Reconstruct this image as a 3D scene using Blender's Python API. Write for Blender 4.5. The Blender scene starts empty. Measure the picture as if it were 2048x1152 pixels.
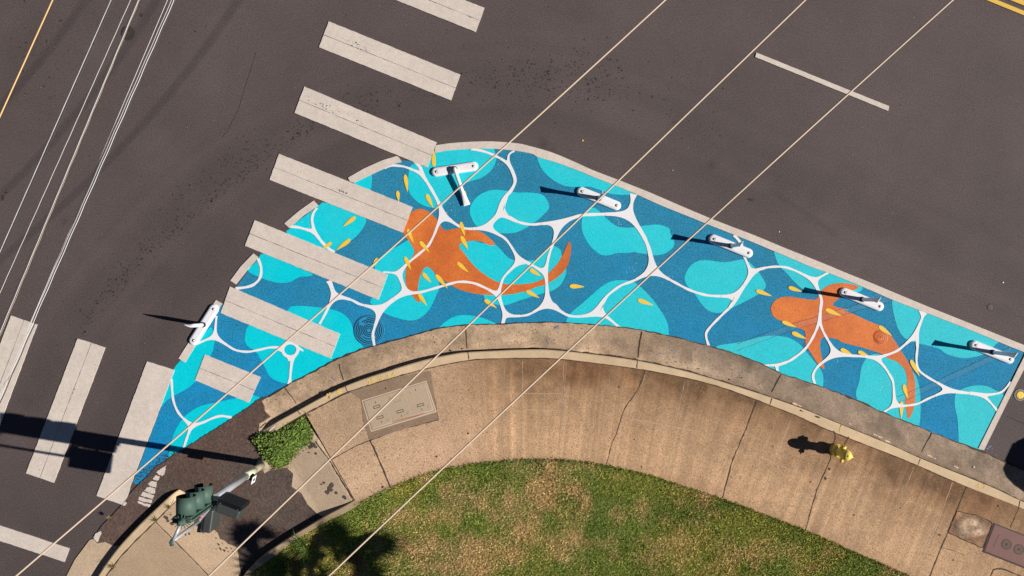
import bpy, bmesh, math, random
import numpy as np
from mathutils import Vector, Matrix

# ------------------------------------------------------------------ camera
H = 16.8                 # camera height (m), looking straight down
PPM = 92.0               # photo pixels per metre on the road surface
scene = bpy.context.scene
col = scene.collection
cam_d = bpy.data.cameras.new('camera')
cam = bpy.data.objects.new('camera', cam_d); col.objects.link(cam)
cam.location = (0, 0, H); cam.rotation_euler = (0, 0, 0)
cam_d.sensor_width = 36; cam_d.lens = 18 * H / (1024 / PPM)
cam_d.clip_start = 0.1; cam_d.clip_end = 2000
scene.camera = cam

# ------------------------------------------------------------------ sky, sun
SUN_EL = math.radians(33.0)
sx, sy = 1.0, -0.162
nrm = math.hypot(sx, sy); sx /= nrm; sy /= nrm
w = bpy.data.worlds.new('World'); scene.world = w; w.use_nodes = True
nt = w.node_tree; nt.nodes.clear()
sky = nt.nodes.new('ShaderNodeTexSky'); sky.sky_type = 'NISHITA'; sky.sun_disc = False
sky.sun_elevation = SUN_EL; sky.sun_rotation = math.atan2(sx, sy)
sky.air_density = 0.35; sky.dust_density = 0.0; sky.ozone_density = 1.0; sky.altitude = 0
bg = nt.nodes.new('ShaderNodeBackground'); bg.inputs[1].default_value = 0.05
wo = nt.nodes.new('ShaderNodeOutputWorld')
nt.links.new(sky.outputs[0], bg.inputs[0]); nt.links.new(bg.outputs[0], wo.inputs[0])
sd = bpy.data.lights.new('sun', 'SUN'); sd.energy = 5.0; sd.angle = math.radians(0.53)
sd.color = (1.0, 0.955, 0.885)
so = bpy.data.objects.new('sun', sd); col.objects.link(so)
tosun = Vector((sx * math.cos(SUN_EL), sy * math.cos(SUN_EL), math.sin(SUN_EL)))
so.rotation_euler = tosun.to_track_quat('Z', 'Y').to_euler()
so.location = tosun * 40
scene.view_settings.view_transform = 'Standard'; scene.view_settings.look = 'None'
scene.view_settings.exposure = 0.20; scene.view_settings.gamma = 1.0
scene.render.engine = 'CYCLES'

rnd = random.Random(7)
nr = np.random.default_rng(11)

# ------------------------------------------------------------------ helpers
def W(px, py, z=0.0):
    """world point at height z for a measured place of the site plan"""
    k = (H - z) / H
    return Vector(((px - 1024) / PPM * k, (576 - py) / PPM * k, z))

def crop(ox, oy, s):
    return lambda *pts: [(ox + x / s, oy + y / s) for x, y in pts]

def cr(pts, closed=False, n=6):
    """Catmull-Rom smoothing of 2-D points"""
    P = [np.array(p, float) for p in pts]; out = []; m = len(P)
    rng = range(m) if closed else range(m - 1)
    for i in rng:
        if closed:
            a, b, c, d = P[(i-1) % m], P[i], P[(i+1) % m], P[(i+2) % m]
        else:
            a, b, c, d = P[max(i-1, 0)], P[i], P[i+1], P[min(i+2, m-1)]
        for j in range(n):
            t = j / n
            out.append(tuple(0.5 * ((2*b) + (-a+c)*t + (2*a-5*b+4*c-d)*t*t + (-a+3*b-3*c+d)*t**3)))
    if not closed: out.append(tuple(P[-1]))
    return out

def resample(pts, n):
    p = np.array(pts, float); d = np.r_[0, np.cumsum(np.hypot(*(p[1:]-p[:-1]).T))]
    t = np.linspace(0, d[-1], n)
    return np.c_[np.interp(t, d, p[:, 0]), np.interp(t, d, p[:, 1])]

_lat = {}
def vnoise(x, y, scale, seed=0):
    """smooth value noise, 0..1"""
    if seed not in _lat: _lat[seed] = np.random.default_rng(seed + 100).random((256, 256))
    L = _lat[seed]; x = np.asarray(x) * scale + 51.3; y = np.asarray(y) * scale + 17.7
    xi = np.floor(x).astype(int); yi = np.floor(y).astype(int); fx = x - xi; fy = y - yi
    fx = fx*fx*(3-2*fx); fy = fy*fy*(3-2*fy)
    g = lambda a, b: L[a % 256, b % 256]
    return (g(xi, yi)*(1-fx)+g(xi+1, yi)*fx)*(1-fy) + (g(xi, yi+1)*(1-fx)+g(xi+1, yi+1)*fx)*fy
def fbm(x, y, scale, seed=0, o=4):
    s = 0; a = 1; tot = 0
    for i in range(o):
        s = s + a * vnoise(x, y, scale * 2**i, seed + i); tot += a; a *= .55
    return s / tot
def sm(e0, e1, x):
    t = np.clip((x - e0) / (e1 - e0), 0, 1); return t*t*(3-2*t)
def dseg(x, y, pts):
    """distance of arrays x,y to a polyline (all in plan pixels)"""
    best = np.full(np.shape(x), 1e9)
    for (ax, ay), (bx, by) in zip(pts[:-1], pts[1:]):
        dx, dy = bx-ax, by-ay; L = dx*dx+dy*dy + 1e-9
        t = np.clip(((x-ax)*dx+(y-ay)*dy)/L, 0, 1)
        best = np.minimum(best, np.hypot(x-ax-t*dx, y-ay-t*dy))
    return best

def tag(o, label=None, cat=None, group=None, kind=None):
    if label: o['label'] = label
    if cat: o['category'] = cat
    if group: o['group'] = group
    if kind: o['kind'] = kind
    return o
def link(name, me, mat=None, parent=None):
    o = bpy.data.objects.new(name, me); col.objects.link(o)
    if mat is not None:
        if isinstance(mat, (list, tuple)):
            for m in mat: me.materials.append(m)
        else: me.materials.append(mat)
    if parent is not None: o.parent = parent
    return o
def empty(name, loc=(0, 0, 0), rz=0):
    o = bpy.data.objects.new(name, None); col.objects.link(o)
    o.empty_display_size = .2; o.location = loc; o.rotation_euler = (0, 0, rz); return o
def bmobj(name, bm, mat, parent=None, smooth=False):
    me = bpy.data.meshes.new(name); bm.normal_update(); bm.to_mesh(me); bm.free()
    if smooth:
        me.polygons.foreach_set('use_smooth', [True] * len(me.polygons))
    return link(name, me, mat, parent)
def set_col(me, arr):
    a = me.color_attributes.new('wear', 'FLOAT_COLOR', 'POINT')
    full = np.ones((len(me.vertices), 4), np.float32)
    arr = np.asarray(arr)
    if arr.ndim == 1: full[:, :3] = arr[:, None]
    else: full[:, :3] = arr[:, :3]
    a.data.foreach_set('color', full.ravel())

def ngon(bm, pts, mi=0):
    """flat polygon, triangulated, facing up"""
    vs = [bm.verts.new(p) for p in pts]
    f = bm.faces.new(vs); f.normal_update()
    if f.normal.z < 0: f.normal_flip()
    f.material_index = mi
    bmesh.ops.triangulate(bm, faces=[f])
def sheet(name, pts_px, z, mat, parent=None, smooth=True, n=5):
    P = cr(pts_px, True, n) if smooth else pts_px
    bm = bmesh.new(); ngon(bm, [W(x, y, z) for x, y in P])
    return bmobj(name, bm, mat, parent)
def slabp(bm, pts3, thick, mi=0):
    """polygon with thickness: pts3 = top outline"""
    top = [bm.verts.new(p) for p in pts3]
    bot = [bm.verts.new((p[0], p[1], p[2] - thick)) for p in pts3]
    f = bm.faces.new(top); f.normal_update()
    up = f.normal.z > 0
    if not up: f.normal_flip()
    f.material_index = mi; n = len(top)
    for i in range(n):
        j = (i+1) % n
        q = (top[i], bot[i], bot[j], top[j]) if up else (top[j], bot[j], bot[i], top[i])
        g = bm.faces.new(q); g.material_index = mi
    bmesh.ops.triangulate(bm, faces=[f])
def surf(name, pts_px, zf, cell, mat, colf=None, parent=None, zlift=0.15):
    """polygon cut into small cells, height zf(px,py), colour colf(px,py)"""
    bm = bmesh.new()
    k = (H - zlift) / H
    vs = [bm.verts.new(((x-1024)/PPM*k, (576-y)/PPM*k, 0)) for x, y in pts_px]
    f = bm.faces.new(vs); f.normal_update()
    if f.normal.z < 0: f.normal_flip()
    xs = [v.co.x for v in bm.verts]; ys = [v.co.y for v in bm.verts]
    for ax, lo, hi in ((0, min(xs), max(xs)), (1, min(ys), max(ys))):
        c = lo + cell * .503
        while c < hi:
            co = (c, 0, 0) if ax == 0 else (0, c, 0); no = (1, 0, 0) if ax == 0 else (0, 1, 0)
            bmesh.ops.bisect_plane(bm, geom=bm.verts[:]+bm.edges[:]+bm.faces[:], dist=1e-5, plane_co=co, plane_no=no)
            c += cell
    bmesh.ops.triangulate(bm, faces=[f for f in bm.faces if len(f.verts) > 4])
    X = np.array([v.co.x for v in bm.verts]); Y = np.array([v.co.y for v in bm.verts])
    PX = X / k * PPM + 1024; PY = 576 - Y / k * PPM
    Z = zf(PX, PY) if callable(zf) else np.full(len(X), zf)
    for v, z in zip(bm.verts, Z): v.co.z = z
    bm.verts.index_update()
    o = bmobj(name, bm, mat, parent)
    if colf is not None: set_col(o.data, colf(PX, PY))
    return o
def ribbon(bm, P3, widths, mi=0):
    """flat ribbon along 3-D points"""
    n = len(P3); L = []; R = []
    for i in range(n):
        a = P3[max(i-1, 0)]; b = P3[min(i+1, n-1)]
        d = Vector((b[0]-a[0], b[1]-a[1], 0))
        d = d.normalized() if d.length > 1e-9 else Vector((1, 0, 0))
        nn = Vector((-d.y, d.x, 0)) * (widths[i] / 2)
        p = Vector(P3[i]); L.append(bm.verts.new(p + nn)); R.append(bm.verts.new(p - nn))
    for i in range(n-1):
        try:
            f = bm.faces.new((R[i], R[i+1], L[i+1], L[i])); f.material_index = mi
        except ValueError: pass
def crack(bm, pts_px, wpx, z, jit=1.0, seed=0, var=.5):
    r = random.Random(seed); P = resample(pts_px, max(4, int(sum(math.dist(a, b) for a, b in zip(pts_px[:-1], pts_px[1:])) / 7)))
    pts = []; ws = []
    for i, (x, y) in enumerate(P):
        e = 0 if i in (0, len(P)-1) else jit
        p = W(x + r.uniform(-e, e), y + r.uniform(-e, e), z); pts.append(p)
        ws.append(wpx / PPM * (1 + r.uniform(-var, var)))
    ribbon(bm, pts, ws)
def tube(bm, pts, rad, seg=10, caps=True, mi=0, smooth=True):
    """tube through 3-D points; rad a number or list"""
    pts = [Vector(p) for p in pts]; n = len(pts)
    rads = rad if isinstance(rad, (list, tuple)) else [rad]*n
    rings = []; up = None
    for i in range(n):
        d = (pts[min(i+1, n-1)] - pts[max(i-1, 0)]).normalized()
        if up is None:
            up = Vector((0, 0, 1)) if abs(d.z) < .9 else Vector((0, 1, 0))
        s = d.cross(up).normalized(); u2 = s.cross(d).normalized(); up = u2
        rings.append([bm.verts.new(pts[i] + (s*math.cos(a) + u2*math.sin(a)) * rads[i]) for a in [2*math.pi*k/seg for k in range(seg)]])
    for i in range(n-1):
        for k in range(seg):
            f = bm.faces.new((rings[i][k], rings[i][(k+1) % seg], rings[i+1][(k+1) % seg], rings[i+1][k]))
            f.smooth = smooth; f.material_index = mi
    if caps:
        f = bm.faces.new(rings[0][::-1]); f.material_index = mi
        f = bm.faces.new(rings[-1]); f.material_index = mi
def lathe(bm, prof, seg=24, c=(0, 0, 0), mi=0, cap=True):
    """prof = [(r,z)...] round the Z axis at c"""
    rings = []
    for r, z in prof:
        if r < 1e-6: rings.append([bm.verts.new((c[0], c[1], c[2]+z))])
        else: rings.append([bm.verts.new((c[0]+r*math.cos(2*math.pi*k/seg), c[1]+r*math.sin(2*math.pi*k/seg), c[2]+z)) for k in range(seg)])
    for a, b in zip(rings[:-1], rings[1:]):
        for k in range(seg):
            k2 = (k+1) % seg
            if len(a) == 1 and len(b) == 1: continue
            if len(a) == 1: q = (a[0], b[k], b[k2])[::-1] if False else (a[0], b[k2], b[k])
            elif len(b) == 1: q = (a[k], a[k2], b[0])
            else: q = (a[k], a[k2], b[k2], b[k])
            f = bm.faces.new(q); f.smooth = True; f.material_index = mi
def box(bm, c, s, rz=0, bev=0, mi=0, tilt=None):
    r = bmesh.ops.create_cube(bm, size=1)
    vs = r['verts']; M = Matrix.Translation(c) @ Matrix.Rotation(rz, 4, 'Z')
    if tilt is not None: M = M @ tilt
    M = M @ Matrix.Diagonal((s[0], s[1], s[2], 1))
    bmesh.ops.transform(bm, matrix=M, verts=vs)
    fs = list({f for v in vs for f in v.link_faces})
    for f in fs: f.material_index = mi
    if bev:
        es = list({e for v in vs for e in v.link_edges})
        bmesh.ops.bevel(bm, geom=es, offset=bev, segments=3, profile=.5, affect='EDGES', clamp_overlap=True)
def text_mesh(bm, s, size, center, rz, z, mi=0, bold=0.0):
    cu = bpy.data.curves.new('t', 'FONT'); cu.body = s; cu.size = size; cu.align_x = 'CENTER'; cu.align_y = 'CENTER'
    cu.offset = bold; cu.resolution_u = 3
    o = bpy.data.objects.new('t', cu); col.objects.link(o)
    dg = bpy.context.evaluated_depsgraph_get(); me = bpy.data.meshes.new_from_object(o.evaluated_get(dg))
    ca, sa = math.cos(rz), math.sin(rz)
    vs = [bm.verts.new((center[0]+v.co.x*ca-v.co.y*sa, center[1]+v.co.x*sa+v.co.y*ca, z)) for v in me.vertices]
    for p in me.polygons:
        try:
            f = bm.faces.new([vs[i] for i in p.vertices]); f.material_index = mi
        except ValueError: pass
    bpy.data.objects.remove(o); bpy.data.curves.remove(cu); bpy.data.meshes.remove(me)

# ------------------------------------------------------------------ materials
def mat(name, base, grain=.16, gscale=55, big=.06, bscale=.7, speck=0.0, sscale=38, scol=None,
        bump=.25, bdist=.004, rough=.85, attr=False, base2=None, grad=None, isl=0, metal=0, spec=.3, mid=0.0, midscale=6):
    m = bpy.data.materials.new(name); m.use_nodes = True; n = m.node_tree.nodes; l = m.node_tree.links; n.clear()
    out = n.new('ShaderNodeOutputMaterial'); b = n.new('ShaderNodeBsdfPrincipled'); l.new(b.outputs[0], out.inputs[0])
    b.inputs['Roughness'].default_value = rough; b.inputs['Metallic'].default_value = metal
    b.inputs['Specular IOR Level'].default_value = spec
    g = n.new('ShaderNodeNewGeometry')
    def noise(scale, detail=3, rgh=.6, off=0):
        t = n.new('ShaderNodeTexNoise'); t.inputs['Scale'].default_value = scale; t.inputs['Detail'].default_value = detail
        t.inputs['Roughness'].default_value = rgh
        if off:
            v = n.new('ShaderNodeVectorMath'); v.operation = 'ADD'; v.inputs[1].default_value = (off, off*1.3, off*.7)
            l.new(g.outputs['Position'], v.inputs[0]); l.new(v.outputs[0], t.inputs['Vector'])
        else: l.new(g.outputs['Position'], t.inputs['Vector'])
        return t.outputs['Fac']
    def math_(op, a, bb=None, clamp=False):
        t = n.new('ShaderNodeMath'); t.operation = op; t.use_clamp = clamp
        for i, v in enumerate((a, bb)):
            if v is None: continue
            if isinstance(v, (int, float)): t.inputs[i].default_value = v
            else: l.new(v, t.inputs[i])
        return t.outputs[0]
    def mixc(f, a, bb, blend='MIX'):
        t = n.new('ShaderNodeMix'); t.data_type = 'RGBA'; t.blend_type = blend
        if isinstance(f, (int, float)): t.inputs[0].default_value = f
        else: l.new(f, t.inputs[0])
        for idx, v in ((6, a), (7, bb)):
            if isinstance(v, tuple): t.inputs[idx].default_value = (*v, 1)
            else: l.new(v, t.inputs[idx])
        return t.outputs[2]
    c = tuple(base)
    if base2 is not None:
        # grad = (ax, ay, c0): factor = ax*x + ay*y + c0 (+ noise)
        if grad:
            s = n.new('ShaderNodeSeparateXYZ'); l.new(g.outputs['Position'], s.inputs[0])
            f = math_('ADD', math_('MULTIPLY', s.outputs[0], grad[0]), math_('MULTIPLY', s.outputs[1], grad[1]))
            f = math_('ADD', f, grad[2]); f = math_('ADD', f, math_('MULTIPLY', math_('SUBTRACT', noise(1.3, 4, off=5), .5), 1.1), True)
        else:
            f = math_('MULTIPLY', math_('SUBTRACT', noise(bscale*1.7, 4, off=9), .38), 4, True)
        c = mixc(f, tuple(base), tuple(base2))
    # multiplicative grain
    v = math_('ADD', math_('MULTIPLY', math_('SUBTRACT', noise(gscale, 3, .75), .5), grain*4), 1.0)
    v2 = math_('ADD', math_('MULTIPLY', math_('SUBTRACT', noise(bscale, 5, .6, 3), .5), big*4), 1.0)
    v = math_('MULTIPLY', v, v2)
    if mid:
        v3 = math_('ADD', math_('MULTIPLY', math_('SUBTRACT', noise(midscale, 4, .65, 13), .5), mid*4), 1.0)
        v = math_('MULTIPLY', v, v3)
    if isl:
        r = math_('ADD', math_('MULTIPLY', math_('SUBTRACT', g.outputs['Random Per Island'], .5), isl*2), 1.0)
        v = math_('MULTIPLY', v, r)
    cv = n.new('ShaderNodeCombineXYZ')
    for i in range(3): l.new(v, cv.inputs[i])
    c = mixc(1.0, c, cv.outputs[0], 'MULTIPLY')
    if attr:
        a = n.new('ShaderNodeAttribute'); a.attribute_name = 'wear'
        c = mixc(1.0, c, a.outputs['Color'], 'MULTIPLY')
    if speck:
        s = noise(sscale, 2, .5, 21)
        th = .5 + .17*(1-speck)
        f = math_('MULTIPLY', math_('SUBTRACT', s, th), 14, True)
        c = mixc(f, c, tuple(scol or [x*.35 for x in base]))
    l.new(c, b.inputs['Base Color'])
    if bump:
        bn = n.new('ShaderNodeBump'); bn.inputs['Strength'].default_value = bump; bn.inputs['Distance'].default_value = bdist
        l.new(noise(gscale*.8, 3, .7, 2), bn.inputs['Height']); l.new(bn.outputs[0], b.inputs['Normal'])
    return m

M = {}
M['asphalt'] = mat('asphalt', (.102, .078, .075), grain=.50, gscale=34, big=.05, bscale=.5, mid=.05, midscale=7, speck=.10, sscale=30, scol=(.062, .048, .046), attr=True, bump=.4, bdist=.006)
M['patch'] = mat('patch_asphalt', (.104, .075, .062), grain=.6, gscale=26, big=.09, bscale=1.4, mid=.10, midscale=9, attr=True, bump=1.0, bdist=.012)
M['concrete'] = mat('sidewalk_concrete', (.495, .328, .205), grain=.50, gscale=34, big=.05, bscale=1.1, mid=.09, midscale=6, speck=.36, sscale=30, scol=(.28, .175, .105), attr=True, bump=.35)
M['apron'] = mat('apron_concrete', (.52, .385, .265), grain=.28, gscale=34, big=.06, bscale=1.2, mid=.05, speck=.05, scol=(.2, .14, .1), attr=True, bump=.25)
M['gutter'] = mat('gutter_concrete', (.385, .268, .175), grain=.36, gscale=34, big=.12, bscale=1.3, mid=.14, midscale=5, speck=.35, sscale=30, scol=(.20, .135, .09), attr=True, bump=.4)
M['kerb'] = mat('kerb_concrete', (.60, .44, .275), grain=.14, gscale=34, big=.07, bscale=1.8, mid=.07, attr=True, bump=.2)
M['joint'] = mat('joint_dirt', (.07, .045, .03), grain=.2, bump=0)
M['joint_soft'] = mat('saw_cut', (.24, .155, .10), grain=.2, bump=0)
M['joint_light'] = mat('light_scratch', (.50, .35, .24), grain=.2, bump=0)
M['tan'] = mat('road_paint', (.665, .575, .505), grain=.15, gscale=34, big=.08, bscale=2.2, mid=.08, midscale=8, speck=.05, sscale=40, scol=(.36, .31, .26), bump=.2)
M['yellowline'] = mat('yellow_road_paint', (.80, .50, .10), grain=.08, big=.04, bump=.2)
M['seam'] = mat('paint_seam', (.15, .12, .10), grain=.2, bump=0)
M['blue'] = mat('blue_paint', (.028, .232, .385), grain=.46, gscale=36, big=.06, mid=.09, midscale=5, base2=(.006, .268, .57), grad=(-.012, -.15, .20), speck=.42, sscale=34, scol=(.010, .125, .25), bump=.45, bdist=.005, rough=.75, spec=.12)
M['cyan'] = mat('turquoise_paint', (.050, .59, .67), grain=.20, gscale=36, big=.03, mid=.05, base2=(.001, .62, .73), grad=(-.075, -.03, .62), speck=.30, sscale=34, scol=(.006, .44, .54), bump=.4, bdist=.005, rough=.75, spec=.12)
M['orange'] = mat('orange_paint', (.74, .195, .038), grain=.24, gscale=36, big=.08, mid=.08, midscale=4, speck=.32, sscale=34, scol=(.42, .095, .03), base2=(.60, .14, .03), bump=.5, bdist=.005, rough=.6)
M['white'] = mat('white_paint', (.83, .81, .83), grain=.05, gscale=36, big=.015, bump=.25, rough=.6)
M['fish'] = mat('yellow_paint', (.90, .58, .06), grain=.12, gscale=36, big=.04, bump=.3, rough=.6)
M['stain'] = mat('oil_stain', (.048, .036, .034), grain=.15, bump=.3)
M['plastic'] = mat('white_plastic', (.85, .84, .86), grain=.02, big=.05, bscale=7, speck=.04, sscale=45, scol=(.55, .53, .52), bump=0, rough=.35, spec=.4)
M['rubber'] = mat('black_rubber', (.018, .018, .02), grain=.05, bump=0, rough=.6)
M['steel'] = mat('galvanised_steel', (.48, .49, .52), grain=.05, big=.12, bscale=4, bump=.1, rough=.42, metal=.35)
M['bolt'] = mat('bolt_steel', (.30, .30, .31), grain=.05, bump=0, rough=.35, metal=.8)
M['green'] = mat('green_enamel', (.062, .112, .088), grain=.03, big=.05, bump=0, rough=.55, spec=.3)
M['black'] = mat('black_enamel', (.008, .008, .009), grain=.05, bump=0, rough=.4)
M['grey'] = mat('dark_grey_enamel', (.050, .056, .054), grain=.04, big=.06, bump=0, rough=.38, spec=.5)
M['red'] = mat('red_tape', (.62, .035, .03), grain=.04, bump=0, rough=.45)
M['dirtypole'] = mat('dirty_pole_paint', (.36, .30, .20), grain=.12, gscale=40, big=.15, bscale=5, bump=.15, rough=.7)
M['cream'] = mat('cream_sleeve', (.74, .70, .52), grain=.05, big=.08, bscale=5, bump=0, rough=.5)
M['hydrant'] = mat('yellow_enamel', (.92, .66, .12), grain=.03, gscale=50, big=.07, bscale=6, bump=0, rough=.4, spec=.4)
M['wire_tan'] = mat('tan_cable', (.66, .50, .37), grain=.05, bump=0, rough=.5)
M['wire_orange'] = mat('orange_cable', (.74, .46, .19), grain=.05, bump=0, rough=.5)
M['wire_grey'] = mat('grey_cable', (.55, .53, .54), grain=.1, bump=0, rough=.4)
M['wire_dark'] = mat('dark_cable', (.05, .045, .055), grain=.1, bump=0, rough=.5)
M['wire_white'] = mat('pale_cable', (.70, .66, .62), grain=.05, bump=0, rough=.5)
M['ledgreen'] = mat('lens_glass', (.05, .03, .02), grain=0, bump=0, rough=.15)
M['vault'] = mat('vault_concrete', (.47, .36, .25), grain=.14, gscale=36, big=.05, mid=.04, speck=.05, scol=(.2, .15, .1), bump=.2)
M['vaultdark'] = mat('vault_frame', (.285, .195, .13), grain=.25, gscale=34, big=.1, mid=.08, speck=.15, scol=(.12, .08, .05), bump=.2, attr=False)
M['vaultlight'] = mat('vault_rim', (.60, .46, .33), grain=.08, bump=.1)
M['rust'] = mat('oxide_red_cover', (.185, .082, .068), grain=.15, gscale=50, big=.08, mid=.07, bump=.3, rough=.6)
M['rustdark'] = mat('oxide_red_edge', (.075, .05, .045), grain=.2, bump=0)
M['iron'] = mat('cast_iron', (.055, .046, .045), grain=.2, bump=.2, rough=.6)
M['chalkyel'] = mat('yellow_utility_paint', (.80, .55, .14), grain=.15, gscale=40, big=.1, bump=0, speck=.5, sscale=70, scol=(.60, .44, .27))
M['chalkblue'] = mat('blue_utility_paint', (.16, .25, .45), grain=.2, bump=0, speck=.6, sscale=50, scol=(.32, .24, .18))
M['grass'] = mat('grass', (1, 1, 1), grain=.18, gscale=30, big=.02, bump=0, rough=.8, attr=True, isl=.38, spec=.2)
M['soil'] = mat('lawn_soil', (.62, .60, .52), grain=.25, gscale=40, big=.05, bump=.5, attr=True)
M['leaf'] = mat('weed_leaf', (.165, .245, .042), grain=.15, gscale=30, big=.2, bscale=4, bump=0, rough=.6, isl=.6, spec=.3)
M['frond'] = mat('palm_frond', (.07, .12, .03), grain=.1, bump=0, rough=.6)
M['bark'] = mat('palm_bark', (.22, .16, .11), grain=.2, gscale=20, bump=.4)
M['carpaint'] = mat('car_paint', (.30, .31, .33), grain=.01, bump=0, rough=.25, spec=.5)
M['glass'] = mat('dark_glass', (.02, .025, .03), grain=0, bump=0, rough=.08, spec=.6)
M['lamp_red'] = mat('tail_lamp', (.45, .02, .02), grain=0, bump=0, rough=.2)
M['litter'] = mat('pale_litter', (.8, .78, .7), grain=0, bump=0)

def film(name, c, a):
    m = mat(name, c, grain=.1, bump=0); n = m.node_tree.nodes; l = m.node_tree.links
    out = [x for x in n if x.type == 'OUTPUT_MATERIAL'][0]; b = [x for x in n if x.type == 'BSDF_PRINCIPLED'][0]
    t = n.new('ShaderNodeBsdfTransparent'); mx = n.new('ShaderNodeMixShader'); mx.inputs[0].default_value = a
    l.new(t.outputs[0], mx.inputs[1]); l.new(b.outputs[0], mx.inputs[2]); l.new(mx.outputs[0], out.inputs[0]); return m
M['film_light'] = film('pale_film', (.45, .55, .60), .07); M['film_dark'] = film('dark_film', (.03, .04, .06), .40)
# ================================================================== SETTING
A_ = crop(680, 270, 5.3333); B_ = crop(440, 400, 5.3333); C_ = crop(740, 400, 5.3333); D_ = crop(1000, 280, 5.3333)
E_ = crop(720, 560, 5.3333); F_ = crop(1060, 460, 5.3333); G_ = crop(340, 560, 5.3333); H_ = crop(240, 740, 5.3333)
I_ = crop(1360, 440, 5.3333); J_ = crop(1360, 600, 5.3333); K_ = crop(1664, 540, 5.3333); L_ = crop(1664, 700, 5.3333)
Q_ = crop(480, 740, 4.2667); Z_ = crop(0, 930, 5.19); S1_ = crop(320, 920, 8.533); S2_ = crop(320, 1000, 8.533)
V_ = crop(700, 740, 8.23); R_ = crop(1850, 950, 5.70); U_ = crop(1528, 760, 2.938)

# ---- asphalt ground: one sheet out to the horizon, dense where the camera looks
def axis(lo, hi, step):
    c = list(np.arange(lo, hi + step/2, step)); out = []
    s = step
    x = hi; b = []
    while x < 320: s *= 1.6; x += s; b.append(x)
    s = step; x = lo; a = []
    while x > -320: s *= 1.6; x -= s; a.append(x)
    return np.array(a[::-1] + c + b)
gx = axis(-12.4, 12.4, .07); gy = axis(-7.4, 7.4, .07)
GX, GY = np.meshgrid(gx, gy, indexing='ij'); nx, ny = GX.shape
co = np.zeros((nx*ny, 3), np.float32); co[:, 0] = GX.ravel(); co[:, 1] = GY.ravel()
idx = np.arange(nx*ny).reshape(nx, ny)
quads = np.stack([idx[:-1, :-1], idx[1:, :-1], idx[1:, 1:], idx[:-1, 1:]], -1).reshape(-1, 4)
me = bpy.data.meshes.new('road'); me.vertices.add(nx*ny); me.vertices.foreach_set('co', co.ravel())
me.loops.add(quads.size); me.loops.foreach_set('vertex_index', quads.ravel().astype(np.int32))
me.polygons.add(len(quads)); me.polygons.foreach_set('loop_start', np.arange(0, quads.size, 4, dtype=np.int32))
me.update(calc_edges=True)
PX = co[:, 0]*PPM + 1024; PY = 576 - co[:, 1]*PPM
wv = 1 + .22*(fbm(co[:, 0], co[:, 1], .35, 1) - .5) + .15*(fbm(co[:, 0], co[:, 1], 1.6, 5) - .5)
track = cr([(60, 790), (150, 640), (250, 520), (370, 400), (520, 290), (700, 215), (880, 170), (1060, 155), (1250, 205), (1420, 270), (1600, 360), (1800, 460), (2048, 570)], n=5)
track2 = cr([(200, 900), (300, 690), (420, 520), (560, 400), (720, 290), (880, 235), (1060, 230), (1250, 290), (1450, 370)], n=5)
d1 = dseg(PX, PY, track); d2 = dseg(PX, PY, track2)
nz = fbm(co[:, 0], co[:, 1], 2.2, 31)
wv *= 1 - .13*np.exp(-(d1/34)**2)*(.4+nz*1.2); wv *= 1 - .12*np.exp(-(d2/38)**2)
fade = np.exp(-(d1/150)**2)
wv *= 1 + .12*fade*(vnoise(d1, d1*0, .055, 33)*.6+vnoise(d1, d1*0, .17, 34)*.4-.5)*(.4+fbm(co[:, 0], co[:, 1], .5, 35))*1.6
lane = PX*.405+PY*1.0     # faint wheel lanes of the side street
wv *= 1 + .05*(vnoise(PY+.405*-PX+900, PX*0, .012, 36)-.5)*sm(1000, 1300, PX)*2
wv *= 1 + .06*sm(.55, .75, fbm(co[:, 0], co[:, 1], .8, 37)) - .06*sm(.55, .75, fbm(co[:, 0], co[:, 1], .9, 38))
wv *= 1 + .17*np.exp(-(dseg(PX, PY, [(1130, 175), (1220, 215), (1320, 240)])/26)**2)*(.4+nz)   # polished pale patch
wv *= 1 + .05*sm(1300, 1900, PX)
wv *= 1 - .07*sm(560, 250, PX)*sm(250, 700, PY)
for (x, y, r, a) in ((1088, 290, 11, .28), (1108, 300, 6, .22), (1085, 275, 9, .12), (1424, 330, 9, .3), (1504, 399, 5, .35), (1260, 322, 0, 0), (130, 442, 7, .3), (1570, 500, 0, 0), (855, 455, 0, 0)):
    if r: wv *= 1 - a*np.exp(-((PX-x)**2+(PY-y)**2)/(r*r))
wv *= 1 - .22*np.exp(-(dseg(PX, PY, [(1545, 385), (1590, 412), (1630, 440), (1672, 470)])/5)**2)*(.3+nz)
wv *= 1 - .10*np.exp(-(dseg(PX, PY, [(60, 40), (30, 150), (-20, 260)])/40)**2)
set_col(me, wv)
road = link('road', me, M['asphalt']); tag(road, kind='structure')

# ---- hairline cracks in the road
bm = bmesh.new()
crack(bm, [(512, 105), (495, 160), (478, 215), (455, 262), (444, 275)], .9, .003, .5, 1)
crack(bm, [(2015, 833), (2048, 847), (2100, 868)], 1.4, .003, .4, 3)
crack(bm, [(244, 1010), (232, 1022), (225, 1033)], .9, .003, .4, 4)
o = bmobj('hairline_crack', bm, M['stain'], road)

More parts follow.
